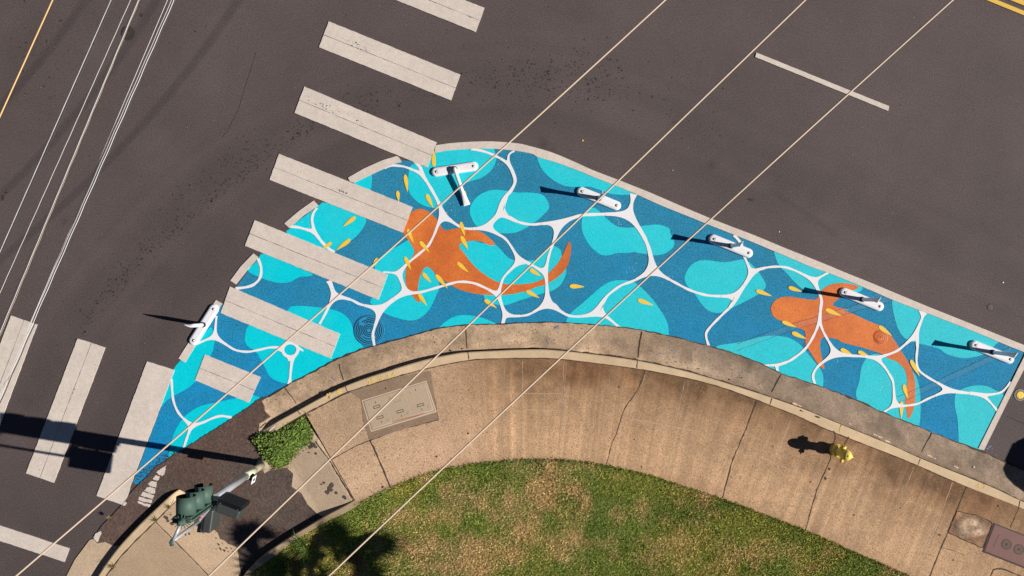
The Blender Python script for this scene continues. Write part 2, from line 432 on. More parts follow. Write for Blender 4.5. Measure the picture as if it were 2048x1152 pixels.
# ---- oil drips, too many to count
bm = bmesh.new()
def drip(x, y, r):
    k = rnd.randint(5, 8); a0 = rnd.random()*6; el = rnd.uniform(.6, 1.5)
    pts = []
    for i in range(k):
        a = a0 + 2*math.pi*i/k; rr = r*rnd.uniform(.6, 1.2)
        pts.append(W(x+math.cos(a)*rr*el, y+math.sin(a)*rr/el, .0022))
    vs = [bm.verts.new(p) for p in pts]; f = bm.faces.new(vs); f.normal_update()
    if f.normal.z < 0: f.normal_flip()
TR = resample(track, 400); 
for _ in range(620):
    t = TR[int(rnd.triangular(8, 300, 120))]
    drip(t[0]+rnd.gauss(0, 22), t[1]+rnd.gauss(0, 16), abs(rnd.gauss(0, .8))+.5)
TB = resample(cr([(150, 690), (210, 590), (300, 500), (400, 420), (480, 350), (560, 300), (640, 240)], n=4), 200)
for _ in range(360):
    t = TB[rnd.randrange(200)]; drip(t[0]+rnd.gauss(0, 9), t[1]+rnd.gauss(0, 7), abs(rnd.gauss(0, .9))+.6)
for _ in range(330):
    drip(rnd.gauss(1120, 90), rnd.gauss(150, 34), abs(rnd.gauss(0, .9))+.5)
for _ in range(240):
    drip(rnd.uniform(0, 2048), rnd.uniform(0, 700), abs(rnd.gauss(0, .6))+.4)
for _ in range(60):
    drip(rnd.gauss(85, 60), rnd.gauss(120, 70), abs(rnd.gauss(0, 1))+.7)
for (x, y, r) in ((282, 30, 4), (1500, 399, 4.5), (6, 396, 4), (12, 385, 3), (40, 95, 2), (99, 155, 2.5)): drip(x, y, r)
o = bmobj('oil_drips', bm, M['stain']); tag(o, kind='stuff'); o['label'] = 'dark oil drips scattered along the wheel tracks on the asphalt'; o['category'] = 'oil drips'

# ------------------------------------------------------------------ edges of gutter, kerb, sidewalk (traced)
gut_out = [(537, 794), (568.5, 775), (586, 764), (615, 750), (667, 722), (712, 703), (745, 693), (780, 683), (815, 674), (864, 660), (934, 650), (1003, 648), (1070, 645), (1131, 646), (1211, 651.5), (1280, 660), (1336, 671), (1426, 694), (1482, 711), (1524, 728.5), (1566, 748), (1646, 774), (1719, 802.6), (1766, 824.5), (1828, 850), (1901, 879), (1957, 900), (1990, 915), (2040, 937), (2200, 1005), (2500, 1135)]
kf_top = [(550, 845.5), (597, 819.7), (644, 794), (691, 771.6), (738, 754), (780, 741), (795, 732.5+3), (851, 719.4), (907, 708), (936, 704.4), (982, 702), (1038, 699.7), (1104, 700), (1204, 711), (1277, 722), (1360, 739.7), (1435, 761), (1510, 784.7), (1544, 796), (1606, 818), (1681, 849), (1784, 891), (1841, 917), (1980, 973), (2038, 1000), (2200, 1070), (2500, 1200)]
kf_in = [(569, 851), (611, 826.7), (644, 810), (691, 785.7), (742, 768), (797, 751.5), (860, 735), (937, 720), (1001, 716.6), (1104, 716.6), (1197, 726.7), (1273, 737), (1360, 752.8), (1435, 771.6), (1510, 797.8), (1540, 810), (1587, 828), (1662, 861.6), (1784, 909.4), (1834, 930), (1933, 972.7), (2048, 1018), (2200, 1086), (2500, 1218)]
lawn_edge = [(715, 1009), (724.9, 1004.7), (782, 977), (842, 952), (892, 939), (947, 928.6), (1013, 922), (1063, 919), (1140, 921), (1213, 931.5), (1297, 950.7), (1366, 973), (1443, 998), (1520, 1027), (1610, 1061), (1698, 1100), (1817, 1152), (2050, 1255), (2500, 1455)]
KZ = .15
SO = cr(gut_out, n=5); KF = cr(kf_top, n=5); KI = cr(kf_in, n=5); LE = cr(lawn_edge, n=5)

def strip(name, edges, ns, nts, mat_, colf=None, parent=None, kind='structure'):
    """edges: list of (polyline px, z) -> lofted strip"""
    R = []
    for pl, z in edges: R.append((resample(pl, ns), z))
    rows = []; pxs = []
    for i, nt_ in enumerate(nts):
        (a, za), (b, zb) = R[i], R[i+1]
        for j in range(nt_ + (1 if i == len(nts)-1 else 0)):
            t = j/nt_
            P = a*(1-t)+b*t
            z = (za(P[:, 0])*(1-t) if callable(za) else np.full(ns, za)*(1-t)) + (zb(P[:, 0])*t if callable(zb) else np.full(ns, zb)*t)
            rows.append(np.c_[(P[:, 0]-1024)/PPM*(H-z)/H, (576-P[:, 1])/PPM*(H-z)/H, z]); pxs.append(P)
    nrw = len(rows); V = np.concatenate(rows); PXY = np.concatenate(pxs)
    F = []
    for r in range(nrw-1):
        for c in range(ns-1):
            F.append((r*ns+c, (r+1)*ns+c, (r+1)*ns+c+1, r*ns+c+1))
    me = bpy.data.meshes.new(name); me.from_pydata(V.tolist(), [], F); me.update()
    o = link(name, me, mat_, parent)
    if colf is not None: set_col(me, colf(PXY[:, 0], PXY[:, 1]))
    if kind: tag(o, kind=kind)
    return o

# kerb height falls to nothing at the dropped end beside the weeds
def kz(x): return .022 + (KZ-.022)*sm(512, 556, x)
def base_shift(pl, z):
    # place where the kerb foot shows: same plan position as the top edge but on the gutter
    return [((x-1024)*(H-z)/H+1024, (y-576)*(H-z)/H+576) for x, y in pl]
KF_full = cr([(513, 868.5), (530, 857)] + kf_top, n=5); KI_full = cr([(527, 877), (545, 866)] + kf_in, n=5)
KFb = base_shift(KF_full, KZ-.02)

def grime_g(px, py):
    d = dseg(px, py, KF[::4]); do = dseg(px, py, SO[::4])
    n1 = fbm(px/PPM, py/PPM, 1.2, 41); n2 = fbm(px/PPM, py/PPM, 5, 45); n3 = fbm(px/PPM, py/PPM, .5, 47)
    v = 1.12 - .55*(n2-.45)
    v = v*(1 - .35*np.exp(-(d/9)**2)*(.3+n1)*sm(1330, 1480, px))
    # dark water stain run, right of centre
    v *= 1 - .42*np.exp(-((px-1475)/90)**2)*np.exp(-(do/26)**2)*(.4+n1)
    v *= 1 + .45*np.exp(-((px-1395)/60)**2)*np.exp(-((d-12)/10)**2)*n1*1.4
    v *= 1 + .38*np.exp(-((px-1040)/22)**2-((py-681)/8)**2)
    v *= 1 + .35*np.exp(-((px-770)/45)**2)*np.exp(-((d-15)/12)**2)*n1*1.5
    v *= 1 - .20*sm(.52, .66, n3); v *= 1 + .16*sm(1320, 1180, px)
    n4 = fbm(px/PPM, py/PPM, 11, 48); v *= 1 - .28*(n4-.5)
    v *= 1 + .34*sm(.56, .68, fbm(px/PPM, py/PPM, 1.7, 49))*np.exp(-(d/22)**2)
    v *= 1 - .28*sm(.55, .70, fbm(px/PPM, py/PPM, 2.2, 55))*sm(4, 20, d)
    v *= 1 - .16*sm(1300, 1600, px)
    g = np.stack([v*(1-.05*sm(1250, 1500, px)), v, v*(1+.10*sm(1250, 1500, px))], 1)
    lt = np.clip(1 - (px-520)/50, 0, 1)[:, None]       # newer, paler end by the patch
    return g*(1-lt) + g*1.35*lt
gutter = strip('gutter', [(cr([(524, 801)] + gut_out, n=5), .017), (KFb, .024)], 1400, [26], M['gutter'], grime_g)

def kerbcol(px, py):
    n1 = fbm(px/PPM, py/PPM, 3, 51); n2 = fbm(px/PPM, py/PPM, .8, 53)
    return 1.05 - .22*(n1-.45) - .25*(n2-.5)
kerb_pts = [(KFb, .005), (KF_full, lambda x: kz(x)-.012)]
# foot -> top front edge (rounded) -> back
def off(pl_a, pl_b, t):
    a = resample(pl_a, 700); b = resample(pl_b, 700); return (a*(1-t)+b*t).tolist()
kerb = strip('kerb', [(KFb, .004), (off(KF_full, KI_full, .0), lambda x: kz(x)-.014), (off(KF_full, KI_full, .12), lambda x: kz(x)), (KI_full, lambda x: kz(x))], 700, [2, 1, 3], M['kerb'], kerbcol)

# ---- main sidewalk
J1 = [(632, 883), (660.5, 922.8), (707, 1000), (715, 1009)]
KIs = [(611, 826.7)] + [tuple(p) for p in KI if p[0] > 616]; LEs = [tuple(p) for p in LE]
kir = resample(KIs, 420)
def along(px, py):
    """arc position (px) of the nearest point of the kerb line"""
    best = np.full(np.shape(px), 1e9); sv = np.zeros(np.shape(px)); acc = 0
    for (ax, ay), (bx_, by_) in zip(kir[:-1], kir[1:]):
        dx, dy = bx_-ax, by_-ay; L2 = dx*dx+dy*dy; t = np.clip(((px-ax)*dx+(py-ay)*dy)/L2, 0, 1)
        dd = np.hypot(px-ax-t*dx, py-ay-t*dy); m = dd < best; best = np.where(m, dd, best); sv = np.where(m, acc+t*math.sqrt(L2), sv); acc += math.sqrt(L2)
    return sv, best
def sidecol(px, py):
    x = px/PPM; y = py/PPM
    sv, dk = along(px, py); dl = dseg(px, py, LE[::5])
    n1 = fbm(x, y, 1.0, 61); n2 = fbm(x, y, 4, 65); n3 = fbm(x, y, .45, 67)
    v = 1.0 + .16*(n3-.5) - .10*(n2-.5)
    rt = sm(860, 1050, px)
    grime = (np.exp(-(dk/58)**2)*(.45+1.2*(n1-.1))+.35*sm(.5, .7, fbm(x, y, 1.9, 69))*np.exp(-(dk/120)**2))*rt*(.75+.5*n2)
    v = v*(1-.58*np.clip(grime, 0, 1.05))
    v *= 1 - .14*np.exp(-(dl/12)**2)*n2*1.6
    v *= 1 + .12*np.exp(-((dl-45)/40)**2)
    # grey grime left of the vault
    gg = np.exp(-((px-690)/70)**2-((py-845)/45)**2)*(.2+1.2*n1) + np.exp(-(dseg(px, py, [(690, 800), (760, 780), (850, 755)])/14)**2)
    v *= 1 - .25*np.clip(gg, 0, 1)
    left = sm(880, 700, px)
    warm = grime*1.0
    # broom streaks and scratches square to the kerb
    wob = sv + 3*(n1-.5)
    st = vnoise(wob, wob*0+dk*.012, .45, 71)*.45 + vnoise(wob, wob*0+dk*.02, .12, 72)*.55
    v *= 1 + .50*(st-.5)*rt*(.4+n3)
    for c_, wd_, am in ((320, 1.4, .10), (352, 1.2, .08), (395, 2, .10), (430, 1.4, .14), (436, 1.2, .12), (500, 1.2, .08), (548, 1.6, .14), (553, 1.2, .14), (610, 1.2, .08), (668, 1.5, .14), (690, 1.2, .08), (742, 1.4, .08), (801, 1.3, .09), (870, 1.2, .06), (905, 2.5, .06), (1010, 1.4, .12), (1075, 1.4, .10), (1120, 1.2, .08), (1150, 1.6, .12), (1204, 1.4, .08), (1262, 1.6, .14), (1290, 3.5, .09), (1310, 2.5, .10), (1335, 4, .08), (1368, 1.5, .12)):
        v *= 1 + 1.7*am*np.exp(-((wob-c_)/wd_)**2)*rt*(.5+n1)
    for q_, am in ((72, .09), (105, .06), (150, .04)):
        v *= 1 + am*np.exp(-((dk-q_+4*(n3-.5))/1.3)**2)*rt*sm(.35, .6, fbm(sv/PPM, sv*0, 1.0, 76))*1.5
    # slabs differ slightly in tone
    tone = np.select([sv < 265, sv < 690, sv < 945, sv < 1115, sv < 1420], [1.05, 1.0, .93, .97, .98], .92)
    v *= tone
    bl = sm(.50, .68, fbm(x, y, 2.6, 77)); v *= 1 - .13*bl*rt*(.4+np.exp(-(dk/100)**2))
    v *= 1 - .10*sm(.55, .7, fbm(x, y, 9, 78))*rt
    r = v*(1.03); g = v*(1-.12*warm)*(1-.035*rt); b = v*(1-.24*warm)*(1-.12*rt)
    r = r*(1+left*.02); g = g*(1+left*.06); b = b*(1+left*.06)
    # red earth tint in places
    rd = sm(.56, .72, fbm(x, y, .9, 75))*rt*np.exp(-(dk/110)**2)
    return np.stack([r*(1-.05*rd), g*(1-.16*rd), b*(1-.22*rd)], 1)
sidewalk = strip('sidewalk', [(KIs, KZ+.002), (LEs, KZ+.002)], 1500, [70], M['concrete'], sidecol)
tag(sidewalk, kind='structure')

# ---- ramp heights at the corner
RL = [(300, 1032), (312, 1044), (394, 1126.5), (430, 1165)]
def rampz(px, py):
    dr = dseg(px, py, [(632, 875), (660.5, 922.8), (707, 1000)])
    dl = dseg(px, py, RL)
    z = .028 + .122*np.clip(1-dr/75, 0, 1)
    kx = np.array([-10, 130, 196.5, 221.6, 246.6, 285, 325.6, 345, 358, 372]); ky = np.array([1500, 1262, 1152, 1115, 1084, 1043.7, 1005, 988, 979, 968])
    street = (px < 372) & (py < np.interp(px, kx, ky)+7)
    dr2 = sm(0, 8, (px-632)*.857-(py-883)*.515)*.02
    return -dr2*(py < 1005)*(px > 560) + np.where(street, .0265, np.maximum(z, .028 + .122*np.clip(1-dl/95, 0, 1)*sm(980, 1040, py)))
# pale apron slab between the sidewalk and the asphalt patch
apron_poly = [(618, 853), (638, 880), (666.5, 919.8), (713, 997), (690, 1013), (660, 1028), (642, 1036), (630, 1030), (612, 1012), (600, 990), (580, 976), (583, 950), (570, 938), (560, 938), (540, 940), (525, 950), (523, 944), (532, 930), (528, 925), (520, 905), (506, 880), (513, 868.5), (530, 858), (550, 847), (575, 838), (611, 826.7)]
def apcol(px, py):
    n1 = fbm(px/PPM, py/PPM, 1.6, 81); n2 = fbm(px/PPM, py/PPM, 7, 85)
    v = 1.0 - .2*(n1-.5) - .12*(n2-.5)
    for (x, y, a, b) in ((660, 977, 9, 9), (645, 966, 3, 2.5), (672, 986, 3.5, 3), (688, 995, 4, 4), (627, 893, 8, 5), (632, 905, 3, 3)):
        v = v*(1-.0*a)
    return v
apron = surf('apron', apron_poly, lambda a, b: rampz(a, b), .09, M['apron'], apcol); tag(apron, kind='structure')

# left sidewalk slab
kl_top = [(-10, 1500), (130, 1262), (196.5, 1152), (221.6, 1115), (246.6, 1084), (285, 1043.7), (325.6, 1005), (345, 988), (358, 979)]
kl_in = [(12, 1500), (150, 1262), (212, 1152), (240.8, 1113), (269.7, 1082), (312, 1041.8), (335, 1019), (352.6, 1001), (372, 986)]
left_poly = [tuple(p) for p in cr(kl_in, n=3)] + [(378, 1000), (384, 1020), (386, 1050), (400, 1060), (421, 1058.6), (432, 1068), (437, 1080), (446, 1084), (454, 1091), (462, 1093), (470, 1098), (474, 1112), (476, 1130), (480, 1152), (462, 1190), (442, 1230), (385, 1340), (335, 1500), (100, 1500)]
def lcol(px, py):
    n1 = fbm(px/PPM, py/PPM, 1.3, 91); n2 = fbm(px/PPM, py/PPM, 6, 95)
    d = dseg(px, py, [(312, 1044), (394, 1126), (430, 1165)])
    side = sm(-3, 3, (px-312)*.707 - (py-1044)*.707)        # above the joint: paler
    k = dseg(px, py, [tuple(p) for p in kl_in])
    v = (.86 - .18*(n1-.5) - .12*(n2-.5)) * (1-.10*np.exp(-(k/20)**2)*0)
    v = v*(1+.16*side)
    return np.stack([v, v*.96, v*.92], 1)
leftslab = surf('left_sidewalk', left_poly, lambda a, b: np.where(((a-312)*.707-(b-1044)*.707) > 0, np.maximum(rampz(a, b), .03), .152), .08, M['apron'], lcol)
tag(leftslab, kind='structure')
def kzl(x): return .03 + .12*sm(372, 335, x)
KLt = cr(kl_top, n=6); KLi = cr(kl_in, n=6)
kerb_l = strip('left_kerb', [(base_shift(KLt, .13), .004), (KLt, lambda x: kzl(x)-.012), (off(KLt, KLi, .14), kzl), (KLi, lambda x: kzl(x)+.001)], 120, [2, 1, 3], M['kerb'], kerbcol)
# left gutter piece
surf('left_gutter', [(133, 1152), (150, 1118.8), (167.6, 1095.7), (179, 1080), (187, 1078), (194.6, 1087), (210, 1083), (218, 1085), (225.4, 1090), (238, 1092), (215, 1130), (200, 1160), (150, 1262), (10, 1500), (-70, 1500), (75, 1262)],
     lambda a, b: np.full(len(a), .020), .08, M['apron'], lambda a, b: 1.03-.25*(fbm(a/PPM, b/PPM, 3, 97)-.5)-.3*(fbm(a/PPM, b/PPM, .8, 99)-.5), zlift=.02)['kind'] = 'structure'

# ---- rough brown asphalt patch of the ramp
mural_low = [(586, 764), (568, 775), (537, 793), (517.5, 798.5), (500, 812), (484, 822.5), (461, 838), (439, 853), (409, 871), (377, 892), (345, 911), (331, 922), (315, 931), (302, 944), (290, 957), (279, 966)]
patch_poly = [tuple((p[0]+rnd.uniform(-1, 1), p[1]+rnd.uniform(-1, 1))) for p in resample(cr(mural_low[2:], n=3), 90)] + \
    [(262, 985), (247, 1006), (225, 1030), (202, 1053), (189, 1074), (194, 1087), (210, 1084), (226, 1091), (240, 1092), (270, 1062), (300, 1032), (330, 1004), (357, 981), (378, 990), (390, 1045), (421, 1059), (434, 1070), (440, 1082), (454, 1092), (470, 1099), (474, 1112), (478, 1152), (484, 1165), (495, 1146), (530, 1110), (580, 1074), (640, 1038), (644, 1031),
     (636, 1030), (626, 1023.7), (614, 1007), (609, 994), (604, 983.7), (596, 976), (585.5, 972), (588, 960), (587.8, 951), (582, 941), (573.8, 932), (560, 936), (540, 938), (530, 925), (520, 905), (508, 880), (508, 873), (515, 868), (535, 850), (550, 838), (540, 832), (530, 822), (529, 812), (524, 802)]
def pcol(px, py):
    n1 = fbm(px/PPM, py/PPM, 1.4, 111); n2 = fbm(px/PPM, py/PPM, 6, 115)
    v = 1.0 - .30*(n2-.5) - .22*(n1-.5)
    red = sm(.48, .65, fbm(px/PPM, py/PPM, 1.1, 117))
    v *= 1 + .10*sm(330, 250, px)
    return np.stack([v*(1+.06*red), v*(1-.06*red), v*(1-.10*red)], 1)
patch = surf('ramp_asphalt', patch_poly, lambda a, b: np.where(sm(430, 520, a+(b-900)*.4) > 0, np.maximum(rampz(a, b)+.004, .02), .02)*0 + np.maximum(rampz(a, b)-.006, .021)*1.0, .08, M['patch'], pcol, zlift=.02)
tag(patch, kind='structure')
bm = bmesh.new()
for _ in range(260):
    t = rnd.random(); x = 270+t*80+rnd.gauss(0, 3); y = 962-t*52+rnd.gauss(-4, 6); r = rnd.uniform(.4, 1.1)
    ngon(bm, [W(x+math.cos(a)*r*rnd.uniform(.6, 1.3), y+math.sin(a)*r, .0225) for a in (0, 1.2, 2.5, 3.8, 5)])
o = bmobj('bare_speckle', bm, M['patch'], patch); set_col(o.data, np.full(len(o.data.vertices), .9))
# ragged stones of the patch edge over the left slab
bm = bmesh.new()
for (x, y, r) in ((331, 1036, 6), (335, 1042, 4), (343, 1048, 4.5), (341, 1030, 3), (352, 1044, 4), (371, 1069, 3), (378, 1068, 3), (405, 1066, 3), (412, 1064, 3.5), (430, 1066, 3), (431, 1077, 3), (436, 1090, 4), (444, 1088, 3), (440, 1099, 5), (447, 1102, 4), (452, 1097, 3.5), (432, 1098, 2), (455, 1104, 3), (461, 1098, 3), (466, 1106, 5), (471, 1100, 3),
                  (660, 977, 8), (655, 984, 5), (664, 970, 5), (648, 966, 3), (643, 969, 2), (672, 986, 3.5), (688, 993, 4), (691, 997, 3), (622, 893, 6), (628, 889, 6), (632, 894, 3.5), (632, 907, 3), (618, 905, 2)):
    k = 9; zz = float(rampz(np.array([x]), np.array([y]))[0]) + .004
    pts = [W(x+math.cos(6.283*i/k)*r*rnd.uniform(.5, 1.15), y+math.sin(6.283*i/k)*r*rnd.uniform(.5, 1.15), zz) for i in range(k)]
    ngon(bm, pts)
o = bmobj('asphalt_spill', bm, M['patch'], patch)
set_col(o.data, np.full(len(o.data.vertices), .85))

# ---- low kerb between ramp and lawn
ic_top = [(708, 1000), (690, 1011), (660, 1027), (642.5, 1037), (579, 1075), (525, 1112), (498, 1138), (486, 1152), (440, 1225), (380, 1340), (330, 1500)]
ic_in = [(722, 1007), (706, 1017), (680, 1030.8), (655, 1042), (591, 1080), (548, 1113), (520, 1133), (500, 1152), (455, 1233), (395, 1348), (345, 1505)]
ICt = cr(ic_top, n=5); ICi = cr(ic_in, n=5)
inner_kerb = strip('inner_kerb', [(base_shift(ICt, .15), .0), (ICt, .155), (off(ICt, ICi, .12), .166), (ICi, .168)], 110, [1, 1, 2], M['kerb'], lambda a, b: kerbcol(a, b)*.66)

# ---- joints and cracks of the sidewalk
bm = bmesh.new()
jz = KZ+.005
for i, (pts, wd) in enumerate([
    ([(632, 883), (660.5, 922), (707, 1000)], 1.6), ([(661, 920), (714, 891), (740, 881), (785, 864), (820, 854), (877, 840)], 1.5), ([(877, 840), (859.7, 742)], 1.5),
    ([(740, 881), (736, 870), (742, 863)], 1.2),
    ([(740, 881), (746, 892), (761, 927), (780, 974)], 2.6),
    ([(1290, 742), (1275, 782), (1252, 812), (1244, 832), (1235, 862), (1223, 890), (1213, 929)], 1.2),
    ([(1513, 802), (1492, 858), (1464, 924), (1445, 996)], 2.0),
    ([(1667, 862), (1672, 872), (1662, 905), (1660.7, 920), (1648, 948), (1633, 981), (1623, 1018), (1611, 1060)], 1.6),
    ([(1698, 873), (1694, 880), (1686, 892)], 1.5),
    ([(1933, 973), (1912, 1025), (1896, 1065), (1882, 1097), (1860, 1152), (1840, 1200)], 2.0),
    ([(2038, 1015), (2029, 1037), (2021, 1055)], 1.4),
    ([(1980, 1154), (1987, 1139), (2004, 1137), (2022, 1144), (2042, 1152), (2060, 1160)], 2.2),
    ([(1883, 1095), (1905, 1100), (1930, 1112)], .8)]):
    crack(bm, pts, wd, jz, .6, 200+i)
for i in range(len(KI)//9 - 1):      # dark joint behind the kerb, uneven
    seg = [tuple(p) for p in KI[i*9:(i+1)*9+1]]
    crack(bm, [(x, y+1) for x, y in seg], rnd.choice((1.4, 1.8, 2.4, 1.2)), jz, .35, 300+i, .6)
bmobj('expansion_joint', bm, M['joint'], sidewalk)
bm = bmesh.new()
zj = .026
for i, (pts, wd) in enumerate([([(569, 774), (592, 806)], 1.3), ([(667+12, 728), (680, 742), (687, 760)], 1.6), ([(932, 652), (934, 697)], 1.3), ([(1284, 663), (1279, 685), (1276, 715)], 1.8),
                              ([(1563, 749), (1543, 784)], 2.0), ([(1864, 866), (1855, 882), (1843, 905)], 1.4), ([(1500, 0), (1500, 0.1)], .1)][:6]):
    crack(bm, pts, wd, zj, .7, 400+i)
# crumbling dark lip between paint and gutter
for i in range(0, len(SO)-4, 4):
    crack(bm, [tuple(p) for p in SO[i:i+5]], rnd.choice((1.5, 2.3, 1.6, 2.9)), .021, 1.0, 500+i, .7)
# dark line of uneven width along the foot of the kerb
for i in range(0, len(KFb)-6, 6):
    if KFb[i][0] > 900: crack(bm, [(p[0], p[1]-1) for p in KFb[i:i+7]], rnd.choice((1.5, 2.4, 3.2)), .028, .8, 900+i, .7)
bmobj('gutter_joint', bm, M['joint'], gutter)
bm = bmesh.new()
for i, (pts, wd) in enumerate([([(595, 821), (601, 829)], 1.3), ([(691, 772), (695, 785)], 1.3), ([(936, 705), (938, 719)], 1.3), ([(1275, 722), (1274, 736)], 1.6), ([(1544, 797), (1540, 809)], 1.6), ([(1841, 918), (1836, 930)], 1.3), ([(2040, 1002), (2038, 1015)], 1.4),
                              ([(1630, 832), (1640, 835)], 2.6), ([(1600, 820), (1606, 823)], 2)]):
    crack(bm, pts, wd, KZ+.004, .4, 600+i)
bmobj('kerb_joint', bm, M['joint'], kerb)
# pale mortar scabs in the gutter on the right
bm = bmesh.new()
for (x, y, a) in ((1590, 808, 8), (1600, 812, 5), (1752, 870, 7), (1760, 874, 6), (1775, 883, 7), (1860, 912, 8), (1912, 934, 6), (1868, 916, 5), (1700, 848, 4), (1030, 681, 0)):
    if a:
        k = 9; th = -.42
        pts = []
        for i in range(k):
            t = 6.283*i/k; u = math.cos(t)*a*rnd.uniform(.7, 1.1); v = math.sin(t)*a*.28*rnd.uniform(.6, 1.2)
            pts.append(W(x+u*math.cos(th)+v*math.sin(th), y-u*math.sin(th)+v*math.cos(th), .031))
        ngon(bm, pts)
o = bmobj('mortar_scab', bm, M['gutter'], gutter); set_col(o.data, np.full(len(o.data.vertices), 1.9))
# soft tooled lines and light scratches
bm = bmesh.new()
for i, (pts, wd) in enumerate([([(312, 1044), (394, 1126.5), (430, 1165)], 1.5), ([(352, 1002), (312, 1042.5), (270, 1083), (241, 1114), (212, 1153)], 1.6)]):
    crack(bm, pts, wd, .158, .3, 700+i)
bmobj('expansion_joint', bm, M['joint'], leftslab)
bm = bmesh.new()
for i, (a, b) in enumerate([((1010, 722), (1003, 900)), ((1045, 722), (1043, 905)), ((1128, 725), (1118, 900)), ((1133, 725), (1122, 860)), ((1290, 750), (1262, 840)), ((1370, 762), (1350, 850)), ((1205, 780), (1195, 860)), ((1582, 838), (1555, 905)), ((1552, 905), (1530, 980)), ((1645, 915), (1612, 985)), ((1612, 985), (1588, 1040)), ((1705, 895), (1680, 960)), ((1740, 950), (1690, 1070)), ((1828, 935), (1800, 1000)), ((1800, 1000), (1766, 1085)), ((1905, 965), (1870, 1060)), ((1870, 1060), (1835, 1130)), ((700, 810), (704, 850)), ((862, 745), (886, 850)), ((1000, 786), (1130, 788)), ((1030, 819), (1180, 822)), ((1240, 833), (1390, 862)), ((1480, 905), (1530, 925)), ((1560, 930), (1630, 960)), ((1690, 985), (1740, 1003))]):
    crack(bm, [a, b], rnd.choice((1.0, 1.3, .9)), jz-.001, .5, 800+i, .5)
bmobj('light_scratch', bm, M['joint_light'], sidewalk)
bm = bmesh.new()
for _ in range(90):
    x = rnd.uniform(720, 2040); y = rnd.uniform(740, 1140); r = abs(rnd.gauss(0, .9))+.5
    if any(abs(dseg(np.array([x]), np.array([y]), pl[::5])[0]) < 8 for pl in (KI, LE)): continue
    ky = np.interp(x, [p[0] for p in KI], [p[1] for p in KI]); ly = np.interp(x, [p[0] for p in LE], [p[1] for p in LE])
    if ky+6 < y < ly-6:
        k = 6; ngon(bm, [W(x+math.cos(6.283*i/k)*r*rnd.uniform(.6, 1.2), y+math.sin(6.283*i/k)*r*rnd.uniform(.6, 1.2), jz+.001) for i in range(k)])
for (x, y, r) in ((936, 867, 2.2), (1659, 938, 2.6), (1651, 957, 3), (1708, 1030, 2), (1879, 1070, 2.2), (765, 974, 2.6), (873, 913, 2), (1130, 724, 0)):
    if r: ngon(bm, [W(x+math.cos(6.283*i/8)*r*rnd.uniform(.7, 1.2), y+math.sin(6.283*i/8)*r*rnd.uniform(.7, 1.2), jz+.001) for i in range(8)])
o = bmobj('gum_spots', bm, M['joint'], sidewalk)
# ================================================================== MURAL
mural = empty('street_mural', W(1150, 600, 0))
tag(mural, 'blue and turquoise street mural with two orange whale sharks and white ripple lines', 'mural')
ml = mural.location
def mpart(name, bm, mt, label=None):
    me = bpy.data.meshes.new(name); bm.normal_update(); bm.to_mesh(me); bm.free()
    me.transform(Matrix.Translation(-ml)); o = link(name, me, mt, mural)
    if label: o['label'] = label
    return o
top_edge = A_((1010, 190), (1150, 165), (1350, 150), (1600, 145), (1850, 165), (2048, 200)) + D_((400, 180), (600, 240), (820, 320), (1000, 395), (1390, 550), (1700, 690), (2048, 830)) + I_((330, 60), (700, 205), (1000, 330), (1400, 500), (1600, 570), (2048, 755)) + K_((650, 320), (1040, 470), (1500, 650), (1860, 800), (2000, 855))
outline = [(855, 330), (869, 302)] + top_edge + [(2046, 705), (2043, 715), (2024, 754), (1956.5, 901), (1950, 907)] + [(x, y+6) for x, y in gut_out[:26]][::-1] + [(500, 816), (461, 842), (409, 876), (345, 916), (315, 935), (293, 955), (284, 961), (275.5, 968), (267, 966.6), (272, 950), (349, 742)] + \
    [(348, 740), (360.6, 725), (370, 725), (390.6, 691), (443, 607), (452, 610), (471, 577), (496, 542.5), (517, 518), (524, 508.8), (540, 500), (575, 462), (594, 443), (635, 413), (648, 405.6), (680, 400), (708, 365.6), (742, 349.7), (770, 336.6), (803, 321), (820, 322)]
bm = bmesh.new(); ngon(bm, [W(x, y, .003) for x, y in outline]); mpart('blue_field', bm, M['blue'])

